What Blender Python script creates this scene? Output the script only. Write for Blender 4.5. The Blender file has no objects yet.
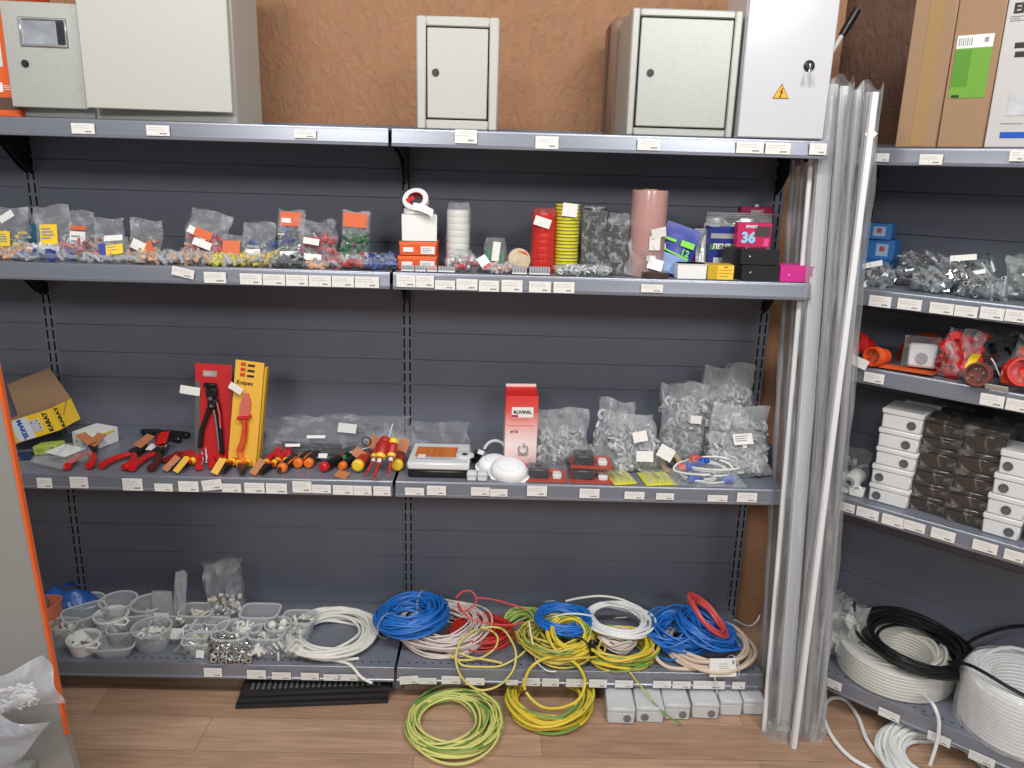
import bpy, bmesh, math, random
from mathutils import Vector, Matrix, Euler
R = random.Random(11)
SC = bpy.context.scene
COL = SC.collection
PI = math.pi
def rad(d): return d * PI / 180

# ------------------------------------------------------------------ camera (fitted to the place)
F, PITCH, ROLL, YAW, HC = 790.3, 0.2632, 0.0291, 0.0167, 1.405
CAMP = Vector((0, 0, HC))
FW = Vector((math.sin(YAW) * math.cos(PITCH), math.cos(YAW) * math.cos(PITCH), -math.sin(PITCH)))
_r = Vector((math.cos(YAW), -math.sin(YAW), 0)); _u = _r.cross(FW)
RT = _r * math.cos(ROLL) + _u * math.sin(ROLL)
UP = -_r * math.sin(ROLL) + _u * math.cos(ROLL)
cam = bpy.data.cameras.new('camera'); camo = bpy.data.objects.new('camera', cam); COL.objects.link(camo)
cam.sensor_width = 36; cam.lens = F / 1024 * 36; cam.clip_start = .02
camo.matrix_world = Matrix(((RT.x, UP.x, -FW.x, 0), (RT.y, UP.y, -FW.y, 0), (RT.z, UP.z, -FW.z, HC), (0, 0, 0, 1)))
SC.camera = camo
# helpers that turn measurements in the photo into places in the room
def ray(x, y): return FW + RT * ((x - 512) / F) + UP * ((384 - y) / F)
def on_z(x, y, z):
    d = ray(x, y); return CAMP + d * ((z - HC) / d.z)
def on_y(x, y, Y):
    d = ray(x, y); return CAMP + d * (Y / d.y)
def xat(px, Y, z):
    a = RT * F - FW * (px - 512); return -(a.y * Y + a.z * (z - HC)) / a.x
def zat(py, X, Y):
    b = UP * F + FW * (py - 384); return HC - (b.x * X + b.y * Y) / b.z
def mpp(P): return (Vector(P) - CAMP).dot(FW) / F

# ------------------------------------------------------------------ materials
def lin(c):
    def f(v):
        v /= 255
        return v / 12.92 if v <= .04045 else ((v + .055) / 1.055) ** 2.4
    return (f(c[0]), f(c[1]), f(c[2]), 1)
MATS = {}
def nd(nt, t, **kw):
    n = nt.nodes.new(t)
    for k, v in kw.items():
        if k in n.inputs: n.inputs[k].default_value = v
        else: setattr(n, k, v)
    return n
def mat(name, c, rough=.5, metal=0, var=0, vs=8, bump=0, bs=60, spec=.5, coat=0, bd=.002, stretch=None):
    if name in MATS: return MATS[name]
    m = bpy.data.materials.new(name); m.use_nodes = True; nt = m.node_tree
    p = nt.nodes['Principled BSDF']; col = lin(c)
    p.inputs['Base Color'].default_value = col; p.inputs['Roughness'].default_value = rough
    p.inputs['Metallic'].default_value = metal; p.inputs['Specular IOR Level'].default_value = spec
    p.inputs['Coat Weight'].default_value = coat
    tc = nd(nt, 'ShaderNodeTexCoord')
    src = tc.outputs['Object']
    if stretch:
        mp = nd(nt, 'ShaderNodeMapping'); mp.inputs['Scale'].default_value = stretch
        nt.links.new(src, mp.inputs[0]); src = mp.outputs[0]
    n = nd(nt, 'ShaderNodeTexNoise', Scale=vs, Detail=4.0)
    nt.links.new(src, n.inputs['Vector'])
    v = var if var else .03
    mx = nd(nt, 'ShaderNodeMix', data_type='RGBA')
    mx.inputs[6].default_value = tuple(max(0, k * (1 - v)) for k in col[:3]) + (1,)
    mx.inputs[7].default_value = tuple(min(1, k * (1 + v)) for k in col[:3]) + (1,)
    nt.links.new(n.outputs['Fac'], mx.inputs[0]); nt.links.new(mx.outputs[2], p.inputs['Base Color'])
    if bump:
        b = nd(nt, 'ShaderNodeTexNoise', Scale=bs, Detail=5.0); nt.links.new(src, b.inputs['Vector'])
        bn = nd(nt, 'ShaderNodeBump', Strength=bump, Distance=bd)
        nt.links.new(b.outputs['Fac'], bn.inputs['Height']); nt.links.new(bn.outputs[0], p.inputs['Normal'])
    MATS[name] = m; return m
def film(name, c=(228, 231, 233), base=.08, facing=.26, streak=.30, sc=24, rough=.14, bump=.5, tintt=(250, 250, 251), stretch=(1, 1, 1)):
    if name in MATS: return MATS[name]
    m = bpy.data.materials.new(name); m.use_nodes = True; nt = m.node_tree; L = nt.links.new
    p = nt.nodes['Principled BSDF']; out = nt.nodes['Material Output']
    p.inputs['Base Color'].default_value = lin(c); p.inputs['Roughness'].default_value = rough
    tr = nd(nt, 'ShaderNodeBsdfTransparent'); tr.inputs[0].default_value = lin(tintt)
    tc = nd(nt, 'ShaderNodeTexCoord')
    mp = nd(nt, 'ShaderNodeMapping'); mp.inputs['Scale'].default_value = stretch; L(tc.outputs['Object'], mp.inputs[0])
    n = nd(nt, 'ShaderNodeTexNoise', Scale=sc, Detail=2.5, Distortion=.9); L(mp.outputs[0], n.inputs['Vector'])
    rp = nd(nt, 'ShaderNodeValToRGB'); rp.color_ramp.elements[0].position = .50; rp.color_ramp.elements[1].position = .78
    L(n.outputs['Fac'], rp.inputs[0])
    lw = nd(nt, 'ShaderNodeLayerWeight', Blend=.35)
    a = nd(nt, 'ShaderNodeMath', operation='MULTIPLY'); L(rp.outputs[0], a.inputs[0]); a.inputs[1].default_value = streak  # whitish noise streaks paint wrinkle highlights into the film
    b = nd(nt, 'ShaderNodeMath', operation='MULTIPLY'); L(lw.outputs['Facing'], b.inputs[0]); b.inputs[1].default_value = facing
    c1 = nd(nt, 'ShaderNodeMath', operation='ADD'); L(a.outputs[0], c1.inputs[0]); L(b.outputs[0], c1.inputs[1])
    c2 = nd(nt, 'ShaderNodeMath', operation='ADD', use_clamp=True); L(c1.outputs[0], c2.inputs[0]); c2.inputs[1].default_value = base
    bn = nd(nt, 'ShaderNodeBump', Strength=bump, Distance=.004); L(n.outputs['Fac'], bn.inputs['Height']); L(bn.outputs[0], p.inputs['Normal'])
    mx = nd(nt, 'ShaderNodeMixShader'); L(c2.outputs[0], mx.inputs[0]); L(tr.outputs[0], mx.inputs[1]); L(p.outputs[0], mx.inputs[2])
    L(mx.outputs[0], out.inputs[0]); MATS[name] = m; return m
def wood():
    m = bpy.data.materials.new('laminate_planks'); m.use_nodes = True; nt = m.node_tree; L = nt.links.new
    p = nt.nodes['Principled BSDF']; p.inputs['Roughness'].default_value = .42
    tc = nd(nt, 'ShaderNodeTexCoord')
    br = nd(nt, 'ShaderNodeTexBrick'); L(tc.outputs['Object'], br.inputs['Vector'])
    br.offset = .37
    for k, v in (('Scale', 1.0), ('Brick Width', .86), ('Row Height', .126), ('Mortar Size', .0011), ('Mortar Smooth', .3), ('Bias', 0.0)): br.inputs[k].default_value = v
    br.inputs['Color1'].default_value = lin((204, 168, 142)); br.inputs['Color2'].default_value = lin((182, 146, 121)); br.inputs['Mortar'].default_value = lin((146, 114, 94))
    mp = nd(nt, 'ShaderNodeMapping'); mp.inputs['Scale'].default_value = (2.5, 26, 1); L(tc.outputs['Object'], mp.inputs[0])
    n = nd(nt, 'ShaderNodeTexNoise', Scale=2.2, Detail=6.0, Distortion=.8); L(mp.outputs[0], n.inputs['Vector'])
    n2 = nd(nt, 'ShaderNodeTexNoise', Scale=3.0, Detail=3.0); L(tc.outputs['Object'], n2.inputs['Vector'])
    rp = nd(nt, 'ShaderNodeValToRGB'); rp.color_ramp.elements[0].position = .3; rp.color_ramp.elements[1].position = .75
    rp.color_ramp.elements[0].color = (.55, .5, .46, 1); rp.color_ramp.elements[1].color = (1, 1, 1, 1)
    ad = nd(nt, 'ShaderNodeMath', operation='ADD'); L(n.outputs['Fac'], ad.inputs[0]); ad.inputs[1].default_value = 0
    av = nd(nt, 'ShaderNodeMath', operation='MULTIPLY_ADD'); L(n2.outputs['Fac'], av.inputs[0]); av.inputs[1].default_value = .35; L(ad.outputs[0], av.inputs[2])
    s = nd(nt, 'ShaderNodeMath', operation='SUBTRACT'); L(av.outputs[0], s.inputs[0]); s.inputs[1].default_value = .12
    L(s.outputs[0], rp.inputs[0])
    mx = nd(nt, 'ShaderNodeMix', data_type='RGBA', blend_type='MULTIPLY'); mx.inputs[0].default_value = .75
    L(br.outputs[0], mx.inputs[6]); L(rp.outputs[0], mx.inputs[7]); L(mx.outputs[2], p.inputs['Base Color'])
    return m
def stucco(name, c1, c2):
    m = bpy.data.materials.new(name); m.use_nodes = True; nt = m.node_tree; L = nt.links.new
    p = nt.nodes['Principled BSDF']; p.inputs['Roughness'].default_value = .75
    tc = nd(nt, 'ShaderNodeTexCoord'); mp = nd(nt, 'ShaderNodeMapping'); mp.inputs['Scale'].default_value = (1, 1, .55); L(tc.outputs['Object'], mp.inputs[0])
    n = nd(nt, 'ShaderNodeTexNoise', Scale=38, Detail=5.0, Distortion=1.2); L(mp.outputs[0], n.inputs['Vector'])
    n2 = nd(nt, 'ShaderNodeTexNoise', Scale=2.5, Detail=3.0); L(tc.outputs['Object'], n2.inputs['Vector'])
    mx = nd(nt, 'ShaderNodeMix', data_type='RGBA'); mx.inputs[6].default_value = lin(c1); mx.inputs[7].default_value = lin(c2)
    L(n2.outputs['Fac'], mx.inputs[0])
    m2 = nd(nt, 'ShaderNodeMix', data_type='RGBA', blend_type='MULTIPLY'); m2.inputs[0].default_value = .3; L(mx.outputs[2], m2.inputs[6]); L(n.outputs['Color'], m2.inputs[7])
    L(m2.outputs[2], p.inputs['Base Color'])
    bn = nd(nt, 'ShaderNodeBump', Strength=1.0, Distance=.007); L(n.outputs['Fac'], bn.inputs['Height']); L(bn.outputs[0], p.inputs['Normal'])
    return m
def tagpaper():
    # paper ticket with faint rows of small print
    m = bpy.data.materials.new('ticket_paper'); m.use_nodes = True; nt = m.node_tree; L = nt.links.new
    p = nt.nodes['Principled BSDF']; p.inputs['Roughness'].default_value = .6
    tc = nd(nt, 'ShaderNodeTexCoord'); mp = nd(nt, 'ShaderNodeMapping'); mp.inputs['Scale'].default_value = (130, 1, 190); L(tc.outputs['Object'], mp.inputs[0])
    n = nd(nt, 'ShaderNodeTexNoise', Scale=1.0, Detail=0.0); L(mp.outputs[0], n.inputs['Vector'])
    rp = nd(nt, 'ShaderNodeValToRGB'); rp.color_ramp.elements[0].position = .62; rp.color_ramp.elements[1].position = .70
    rp.color_ramp.elements[0].color = lin((236, 234, 230)); rp.color_ramp.elements[1].color = lin((226, 224, 221))
    L(n.outputs['Fac'], rp.inputs[0]); L(rp.outputs[0], p.inputs['Base Color']); return m

# ------------------------------------------------------------------ mesh builder
class MB:
    def __init__(s): s.V = []; s.F = []; s.I = []
    def add(s, v, f, mi=0, M=None):
        o = len(s.V)
        s.V += [tuple(M @ Vector(p)) for p in v] if M is not None else [tuple(p) for p in v]
        for k, q in enumerate(f):
            s.F.append(tuple(i + o for i in q)); s.I.append(mi[k] if isinstance(mi, list) else mi)
        return s
    def box(s, c, d, r=0, mi=0, M=None):
        hx, hy, hz = d[0] / 2, d[1] / 2, d[2] / 2
        T = Matrix.Translation(c) if M is None else M @ Matrix.Translation(c)
        if r <= 0:
            v = [(a * hx, b * hy, k * hz) for a in (-1, 1) for b in (-1, 1) for k in (-1, 1)]
            f = [(0, 1, 3, 2), (4, 6, 7, 5), (0, 4, 5, 1), (2, 3, 7, 6), (0, 2, 6, 4), (1, 5, 7, 3)]
            return s.add(v, f, mi, T)
        r = min(r, hx * .95, hy * .95, hz * .95)
        v = []; ix = {}
        for a in (-1, 1):
            for b in (-1, 1):
                for k in (-1, 1):
                    ix[a, b, k] = len(v)
                    v += [(a * hx, b * (hy - r), k * (hz - r)), (a * (hx - r), b * hy, k * (hz - r)), (a * (hx - r), b * (hy - r), k * hz)]
        f = []
        for a in (-1, 1):
            f.append([ix[a, b, k] for b, k in ((-1, -1), (1, -1), (1, 1), (-1, 1))])
            f.append([ix[b, a, k] + 1 for b, k in ((-1, -1), (1, -1), (1, 1), (-1, 1))])
            f.append([ix[b, k, a] + 2 for b, k in ((-1, -1), (1, -1), (1, 1), (-1, 1))])
            for b in (-1, 1):
                f.append([ix[a, b, -1], ix[a, b, 1], ix[a, b, 1] + 1, ix[a, b, -1] + 1])
                f.append([ix[a, -1, b], ix[a, 1, b], ix[a, 1, b] + 2, ix[a, -1, b] + 2])
                f.append([ix[-1, a, b] + 1, ix[1, a, b] + 1, ix[1, a, b] + 2, ix[-1, a, b] + 2])
                for k in (-1, 1): f.append([ix[a, b, k], ix[a, b, k] + 1, ix[a, b, k] + 2])
        return s.add(v, f, mi, T)
    def lathe(s, prof, n=24, mi=0, M=None, ex=2, sx=1, sy=1):
        v = []; f = []; k = len(prof)
        for i in range(n):
            a = 2 * PI * i / n; ca, sa = math.cos(a), math.sin(a)
            q = (abs(ca) ** ex + abs(sa) ** ex) ** (-1 / ex)
            for r, z in prof: v.append((r * q * ca * sx, r * q * sa * sy, z))
        for i in range(n):
            for j in range(k - 1):
                if prof[j][0] < 1e-6 and prof[j + 1][0] < 1e-6: continue
                f.append((i * k + j, ((i + 1) % n) * k + j, ((i + 1) % n) * k + j + 1, i * k + j + 1))
        return s.add(v, f, mi, M)
    def cyl(s, r, z0, z1, n=16, mi=0, M=None): return s.lathe([(0, z0), (r, z0), (r, z1), (0, z1)], n, mi, M)
    def tube(s, pts, r, n=6, closed=False, mi=0, M=None, fmi=None, flat=1):
        pts = [Vector(p) for p in pts]; N = len(pts); v = []; f = []; I = []
        prev = None
        for i in range(N):
            t = (pts[(i + 1) % N] - pts[i - 1]) if closed else (pts[min(i + 1, N - 1)] - pts[max(i - 1, 0)])
            if t.length < 1e-9: t = Vector((1, 0, 0))
            t.normalize()
            if prev is None: prev = Vector((0, 0, 1)) if abs(t.z) < .9 else Vector((1, 0, 0))
            a = t.cross(prev)
            if a.length < 1e-6: a = t.orthogonal()
            a.normalize(); b = a.cross(t); prev = b
            rr = r(i / (N - 1)) if callable(r) else r
            for j in range(n):
                w = 2 * PI * j / n; v.append(pts[i] + a * (math.cos(w) * rr) + b * (math.sin(w) * rr * flat))
        for i in range(N if closed else N - 1):
            for j in range(n):
                f.append((i * n + j, i * n + (j + 1) % n, ((i + 1) % N) * n + (j + 1) % n, ((i + 1) % N) * n + j))
                I.append(fmi(i, j) if fmi else mi)
        if not closed:
            f.append(tuple(range(n))); I.append(mi); f.append(tuple((N - 1) * n + j for j in range(n))); I.append(mi)
        return s.add(v, f, I, M)
    def prism(s, poly, y0, y1, mi=0, M=None):           # outline in x,z pushed along y
        n = len(poly); v = [(x, y0, z) for x, z in poly] + [(x, y1, z) for x, z in poly]
        f = [tuple(range(n)), tuple(range(2 * n - 1, n - 1, -1))] + [(i, (i + 1) % n, n + (i + 1) % n, n + i) for i in range(n)]
        return s.add(v, f, mi, M)
    def prismz(s, poly, z0, z1, mi=0, M=None):          # outline in x,y pushed along z
        n = len(poly); v = [(x, y, z0) for x, y in poly] + [(x, y, z1) for x, y in poly]
        f = [tuple(range(n)), tuple(range(2 * n - 1, n - 1, -1))] + [(i, (i + 1) % n, n + (i + 1) % n, n + i) for i in range(n)]
        return s.add(v, f, mi, M)
    def prismx(s, poly, x0, x1, mi=0, M=None):          # outline in y,z pushed along x
        n = len(poly); v = [(x0, y, z) for y, z in poly] + [(x1, y, z) for y, z in poly]
        f = [tuple(range(n)), tuple(range(2 * n - 1, n - 1, -1))] + [(i, (i + 1) % n, n + (i + 1) % n, n + i) for i in range(n)]
        return s.add(v, f, mi, M)
    def grid(s, fn, nu, nv, mi=0, M=None):
        v = [fn(i / nu, j / nv) for i in range(nu + 1) for j in range(nv + 1)]; k = nv + 1
        f = [(i * k + j, (i + 1) * k + j, (i + 1) * k + j + 1, i * k + j + 1) for i in range(nu) for j in range(nv)]
        return s.add(v, f, mi, M)
    def ring(s, R0, r, M=None, n=10, k=5, mi=0, arc=2 * PI):
        if arc >= 2 * PI: return s.tube([(R0 * math.cos(2 * PI * i / n), R0 * math.sin(2 * PI * i / n), 0) for i in range(n)], r, k, True, mi, M)
        return s.tube([(R0 * math.cos(arc * i / n), R0 * math.sin(arc * i / n), 0) for i in range(n + 1)], r, k, False, mi, M)
    def make(s, name, mats, parent=None, loc=(0, 0, 0), rot=None, smooth=38, recalc=True):
        me = bpy.data.meshes.new(name); me.from_pydata(s.V, [], s.F)
        ms = mats if isinstance(mats, (list, tuple)) else [mats]
        for m in ms: me.materials.append(m)
        if len(ms) > 1: me.polygons.foreach_set('material_index', s.I)
        if recalc:
            bm = bmesh.new(); bm.from_mesh(me); bmesh.ops.recalc_face_normals(bm, faces=bm.faces); bm.to_mesh(me); bm.free()
        if smooth:
            me.polygons.foreach_set('use_smooth', [True] * len(me.polygons)); me.set_sharp_from_angle(angle=rad(smooth))
        me.update()
        o = bpy.data.objects.new(name, me); COL.objects.link(o)
        if parent is not None: o.parent = parent
        o.location = loc
        if rot is not None: o.rotation_euler = rot
        return o
def tagit(o, label, cat, group=None, kind=None):
    o['label'] = label; o['category'] = cat
    if group: o['group'] = group
    if kind: o['kind'] = kind
    return o
def thing(name, label, cat, loc=(0, 0, 0), rot=0, group=None):
    o = bpy.data.objects.new(name, None); COL.objects.link(o); o.empty_display_size = .02
    o.location = loc; o.rotation_euler = rot if not isinstance(rot, (int, float)) else (0, 0, rot)
    return tagit(o, label, cat, group)
def structure(o): o['kind'] = 'structure'; return o
def dup(root, loc, rot, label, group=None):
    r = root.copy(); COL.objects.link(r); r.location = loc
    r.rotation_euler = rot if not isinstance(rot, (int, float)) else (0, 0, rot)
    r['label'] = label
    if group: r['group'] = group
    for ch in list(root.children):
        c = ch.copy(); COL.objects.link(c); c.parent = r
        for g in ch.children:
            d = g.copy(); COL.objects.link(d); d.parent = c
    return r
def eul(lean=0, roll=0, yaw=0):   # roll in its own plane, lean backwards, then turn
    return (Matrix.Rotation(yaw, 3, 'Z') @ Matrix.Rotation(-lean, 3, 'X') @ Matrix.Rotation(roll, 3, 'Y')).to_euler()
TXT = {}
def text(parent, body, size, m, loc, rot=(PI / 2, 0, 0), name='lettering', label=None, bold=0, sx=1):
    key = (body, size, bold)
    if key not in TXT:
        cu = bpy.data.curves.new('lettering', 'FONT'); cu.body = body; cu.size = size; cu.align_x = 'CENTER'; cu.align_y = 'CENTER'
        cu.extrude = .0002; cu.offset = bold; cu.resolution_u = 3
        to = bpy.data.objects.new('lettering', cu); COL.objects.link(to)
        me = bpy.data.meshes.new_from_object(to); bpy.data.objects.remove(to); TXT[key] = me
    me = TXT[key].copy(); me.materials.clear(); me.materials.append(m)
    o = bpy.data.objects.new(name, me); COL.objects.link(o); o.parent = parent; o.location = loc; o.rotation_euler = rot; o.scale = (sx, 1, 1)
    if label: o['label'] = label
    return o
def panel(parent, name, w, h, m, loc, rot=None, th=.0008, r=0, label=None):
    o = MB().box((0, 0, 0), (w, th, h), r).make(name, m, parent, loc, rot)
    if label: o['label'] = label
    return o
def bars(parent, name, w, rows, m, loc, rot=None, pitch=.004, th=.0012):
    b = MB()
    for i in range(rows):
        k = R.uniform(.6, 1); b.box((-w * (1 - k) / 2, 0, -i * pitch), (w * k, .0006, th))
    return b.make(name, m, parent, loc, rot, smooth=0)
# ------------------------------------------------------------------ palette
STEEL = mat('graphite_painted_steel', (118, 121, 133), .36, var=.10, vs=5, bump=.05, bs=300)
STEELB = mat('graphite_back_panel', (113, 116, 129), .42, var=.16, vs=3)
RAIL = mat('shelf_lip_steel', (140, 143, 154), .28, metal=.45, var=.12, vs=6, stretch=(.6, 1, 12))
BLACK = mat('black_plastic', (24, 24, 26), .35)
SLOT = mat('slot_shadow', (8, 8, 9), .9)
WHITE = mat('white_plastic', (236, 236, 232), .35)
OFFW = mat('pale_grey_plastic', (222, 224, 224), .4)
PAPER = mat('white_paper', (236, 236, 234), .65)
INK = mat('dark_print', (42, 42, 46), .6)
INKG = mat('grey_print', (150, 150, 152), .6)
ORANGE = mat('orange_card', (218, 104, 58), .5)
KRAFT = mat('kraft_cardboard', (160, 128, 99), .7, var=.08, vs=20)
KRAFTD = mat('kraft_tag', (186, 118, 78), .65)
YELLOW = mat('yellow_print', (248, 208, 40), .5)
RED = mat('red_plastic', (206, 34, 34), .4)
REDD = mat('dark_red_plastic', (140, 30, 34), .4)
BLUE = mat('blue_plastic', (30, 86, 190), .4)
GREEN = mat('green_plastic', (40, 140, 80), .4)
GREY = mat('grey_plastic', (150, 152, 154), .45)
METAL = mat('zinc_metal', (196, 196, 198), .28, metal=.9, var=.1, vs=40)
DARKM = mat('dark_steel', (70, 70, 74), .35, metal=.8)
PINK = mat('magenta_card', (206, 44, 140), .45)
FILM = film('clear_film', base=.09, facing=.22, streak=.28)
FILM2 = film('cloudy_film', (222, 225, 227), base=.24, facing=.30, streak=.25, sc=16)
TUBR = film('frosted_rim_plastic', (226, 229, 230), base=.50, facing=.35, streak=.05, sc=14, rough=.25, bump=.05)
TUBP = film('frosted_container_plastic', (214, 218, 220), base=.22, facing=.46, streak=.06, sc=14, rough=.25, bump=.08)
TICKET = tagpaper()

# ------------------------------------------------------------------ room
DB = 2.1925                       # plane of the back panels
YF = {3: 1.8746, 2: 1.8712, 1: 1.8742, 0: 1.8614}
ZS = {3: 1.4911, 2: 1.1659, 1: .635, 0: .10}
XM, BW = -.2633, 1.0
floor = structure(MB().box((0, 1.0, -.01), (6, 5, .02)).make('floor', wood(), loc=(.13, .018, 0), smooth=0))
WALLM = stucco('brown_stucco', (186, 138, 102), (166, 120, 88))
structure(MB().box((0, 0, 0), (3.4, .1, 3.0)).make('wall_back', WALLM, loc=(-.79, 2.36, 1.5), smooth=0))
TH = rad(-42.5)
RO = Vector((.879, 1.897, 0)); RU = Vector((math.cos(TH), math.sin(TH), 0)); RN = Vector((-RU.y, RU.x, 0))
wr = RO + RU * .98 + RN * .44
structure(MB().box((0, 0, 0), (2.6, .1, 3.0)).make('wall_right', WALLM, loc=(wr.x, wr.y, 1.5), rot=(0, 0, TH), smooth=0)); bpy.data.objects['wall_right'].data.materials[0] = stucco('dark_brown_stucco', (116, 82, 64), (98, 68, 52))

# ------------------------------------------------------------------ shelving
def lip_profile(h=.040):
    # y (towards the back is +), z below the shelf top
    return [(.012, 0), (.006, 0), (.0045, -.002), (.004, -.006), (-.0005, -h + .008), (-.003, -h + .006), (-.003, -h + .001), (0, -h), (.012, -h), (.012, -h + .004), (.005, -h + .005), (.007, -.006), (.012, -.006)]
def shelving(label, origin, rot, zs, depths, seams, width=1.0, x0=0, ends=(True, True), perf=True):
    t = thing('shelving_unit', label, 'shelving', origin, rot)
    D = max(depths)                                     # local: y = 0 front edge .. D back
    DBK = D
    b = MB()
    zz = [0.02] + sorted(seams) + [max(zs) + .02]
    for a, c in zip(zz[:-1], zz[1:]):
        b.box((width / 2, DBK + .008, (a + c) / 2), (width - .004, .014, c - a - .0004), .0012)
    b.make('back_panel', STEELB, t)
    for k, xx in enumerate((0, width)):
        if not ends[k]: continue
        b = MB(); sl = MB()
        b.box((xx, DBK + .012, max(zs) / 2 + .01), (.034, .026, max(zs) + .02), .002)
        o = b.make('upright', STEEL, t)
        z = .06
        while z < max(zs):
            for sgn in (-1, 1): sl.box((xx + sgn * .008, DBK - .0012, z), (.0045, .002, .026))
            z += .0333
        sl.make('slots', SLOT, o, smooth=0)
        MB().box((xx, DBK / 2 + .02, .03), (.03, DBK - .05, .06), .003).make('foot', STEEL, t)
    for z, d in zip(zs, depths):
        y0 = DBK - d
        b = MB(); b.box((width / 2, y0 + d / 2 + .005, z - .003), (width - .004, d - .012, .006), .0015)
        if z < .2 and perf:
            x = .03
            while x < width - .02:
                b.box((x, y0 + .028, z + .0003), (.006, .0035, .0006), 0, 1); x += .022
        s = b.make('shelf', [STEEL, SLOT], t)
        MB().prismx([(y0 + y, z + q) for y, q in lip_profile()], .002, width - .002).make('price_rail', RAIL, s)
        if z > .2:
            for xx in (.004, width - .004):
                MB().prismx([(DBK - .002, z - .008), (y0 + .03, z - .008), (y0 + .03, z - .030), (DBK - .10, z - .06), (DBK - .04, z - .11), (DBK - .002, z - .13)], xx - .0015, xx + .0015).make('bracket', BLACK, s)
    return t
SEAM = [zat(y, xat(300, DB, 1.2), DB) for y in (166, 195, 240, 330, 357, 382, 430, 528)]
SEAM = sorted(SEAM + [.26])
zs = [ZS[i] for i in range(4)]; ds = [DB - YF[i] for i in range(4)]
Y0 = DB - max(ds)
shelving('dark grey steel shelving bay on the left with tools and terminal bags', (XM - 1, Y0, 0), 0, zs, ds, SEAM, ends=(True, True))
shelving('dark grey steel shelving bay in the middle with tapes and cable coils', (XM + .004, Y0, 0), 0, zs, ds, SEAM, ends=(False, True))
shelving('dark grey steel shelving bay mostly outside the left photo edge', (XM - 2.004, Y0, 0), 0, zs, ds, SEAM, ends=(True, False))
ZR = [.10, .614, .9626, 1.1542, 1.4815]
shelving('dark grey steel shelving bay standing at an angle on the right', RO - RU * .12, TH, ZR, [.32] * 5, [.26, .42, .53, .70, .83, 1.06, 1.27, 1.38], width=1.12)

# ------------------------------------------------------------------ price tickets on the lips
ORD = ['first', 'second', 'third', 'fourth', 'fifth', 'sixth', 'seventh', 'eighth', 'ninth', 'tenth', 'eleventh', 'twelfth', 'thirteenth', 'fourteenth', 'fifteenth']
SN = {3: 'top shelf', 2: 'second shelf down', 1: 'third shelf down', 0: 'bottom shelf'}
def ticket(px, py, wpx, hpx, plane, label, group, tilt=0, rz=0):
    if plane[0] == 'y': P = on_y(px, py, plane[1])
    else:
        d = ray(px, py); t = (RO - RN * .0055).dot(RN) / Vector((d.x, d.y, 0)).dot(RN); P = CAMP + d * t
    s = mpp(P); ang = 1.0 / (RT.dot(RU) - (px - 512) / F * FW.dot(RU)) if plane[0] != 'y' else 1
    tw_, th_ = wpx * s * ang, hpx * s
    b = MB().box((0, 0, 0), (tw_, .0009, th_), 0)
    for q in range(2): b.box((-tw_ * R.uniform(.02, .12), -.0006, th_ * (.26 - .2 * q)), (tw_ * R.uniform(.55, .7), .0003, th_ * .07), 0, 1)
    b.box((tw_ * .22, -.0006, -th_ * .28), (tw_ * R.uniform(.22, .34), .0003, th_ * .13), 0, 2)
    o = b.make('price_ticket', [TICKET, mat('faint_print', (206, 205, 203), .6), mat('price_print', (150, 148, 148), .6)], None, P, (0, rad(tilt), rz), smooth=0)
    tagit(o, label, 'price tag', group)
TK = {
 ('L', 3): [(83, 128.5, 23, 10), (158, 130.5, 23, 10), (305, 134, 22, 8)],
 ('M', 3): [(466, 136.5, 22, 13), (547, 142.5, 23, 12), (649, 144.5, 23, 11), (750, 147.5, 27, 11), (778, 148.5, 25, 11), (818, 149, 17, 11)],
 ('L', 2): [(183, 272.5, 22, 9, 12), (215, 277.5, 22, 11), (251, 279, 22, 11), (274, 279.8, 22, 11), (297, 280.4, 22, 11), (320, 281, 22, 11), (343, 281.6, 22, 11), (367, 282.2, 24, 11)],
 ('M', 2): [(406, 281, 19, 12), (425, 281.5, 18, 12), (445, 285, 20, 9), (467, 284.5, 21, 11), (489, 286, 20, 11), (512, 286, 21, 12), (540, 287, 22, 11), (564, 287.5, 21, 11), (652, 288.5, 22, 8)],
 ('L', 1): [(44.5, 483, 15, 11), (79, 482.5, 18, 12), (132.5, 484.5, 20, 13), (163.5, 487.5, 18, 8), (188.5, 486.5, 20, 11), (212, 485, 20, 11, -8), (231.5, 488, 19, 9), (254.5, 488, 20, 11), (276.5, 488.5, 21, 11), (302, 487, 19, 12), (321.5, 489, 19, 9), (343, 490, 20, 10), (362.5, 490.5, 18, 10), (382, 491, 17, 10)],
 ('M', 1): [(414.5, 491.5, 19, 8), (436.5, 490.5, 19, 10), (480.5, 491.5, 19, 9), (498.5, 492.8, 18, 8), (537, 491, 20, 11), (589.5, 493.5, 20, 10), (634.5, 495.5, 20, 8), (665, 496.5, 18, 7), (717.5, 498.5, 20, 7), (747, 497.5, 20, 10)],
 ('L', 0): [(213, 672.5, 18, 10), (256.5, 674.5, 19, 10), (281.5, 676, 19, 8), (310, 676.5, 18, 8), (332, 677.5, 17, 7), (348, 677.5, 20, 7)],
 ('M', 0): [(409, 680, 19, 9, -6), (427.5, 681, 18, 7), (451, 680, 19, 9), (475, 681.5, 19, 8), (512, 682.5, 12, 6), (531, 682, 18, 9), (550.5, 682.5, 17, 9), (575, 683, 18, 9), (598, 683.5, 18, 9), (624, 684, 18, 8), (662, 684.5, 18, 8), (681.5, 685, 18, 8), (709, 685, 32, 9), (738.5, 685.5, 13, 8)],
}
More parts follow.
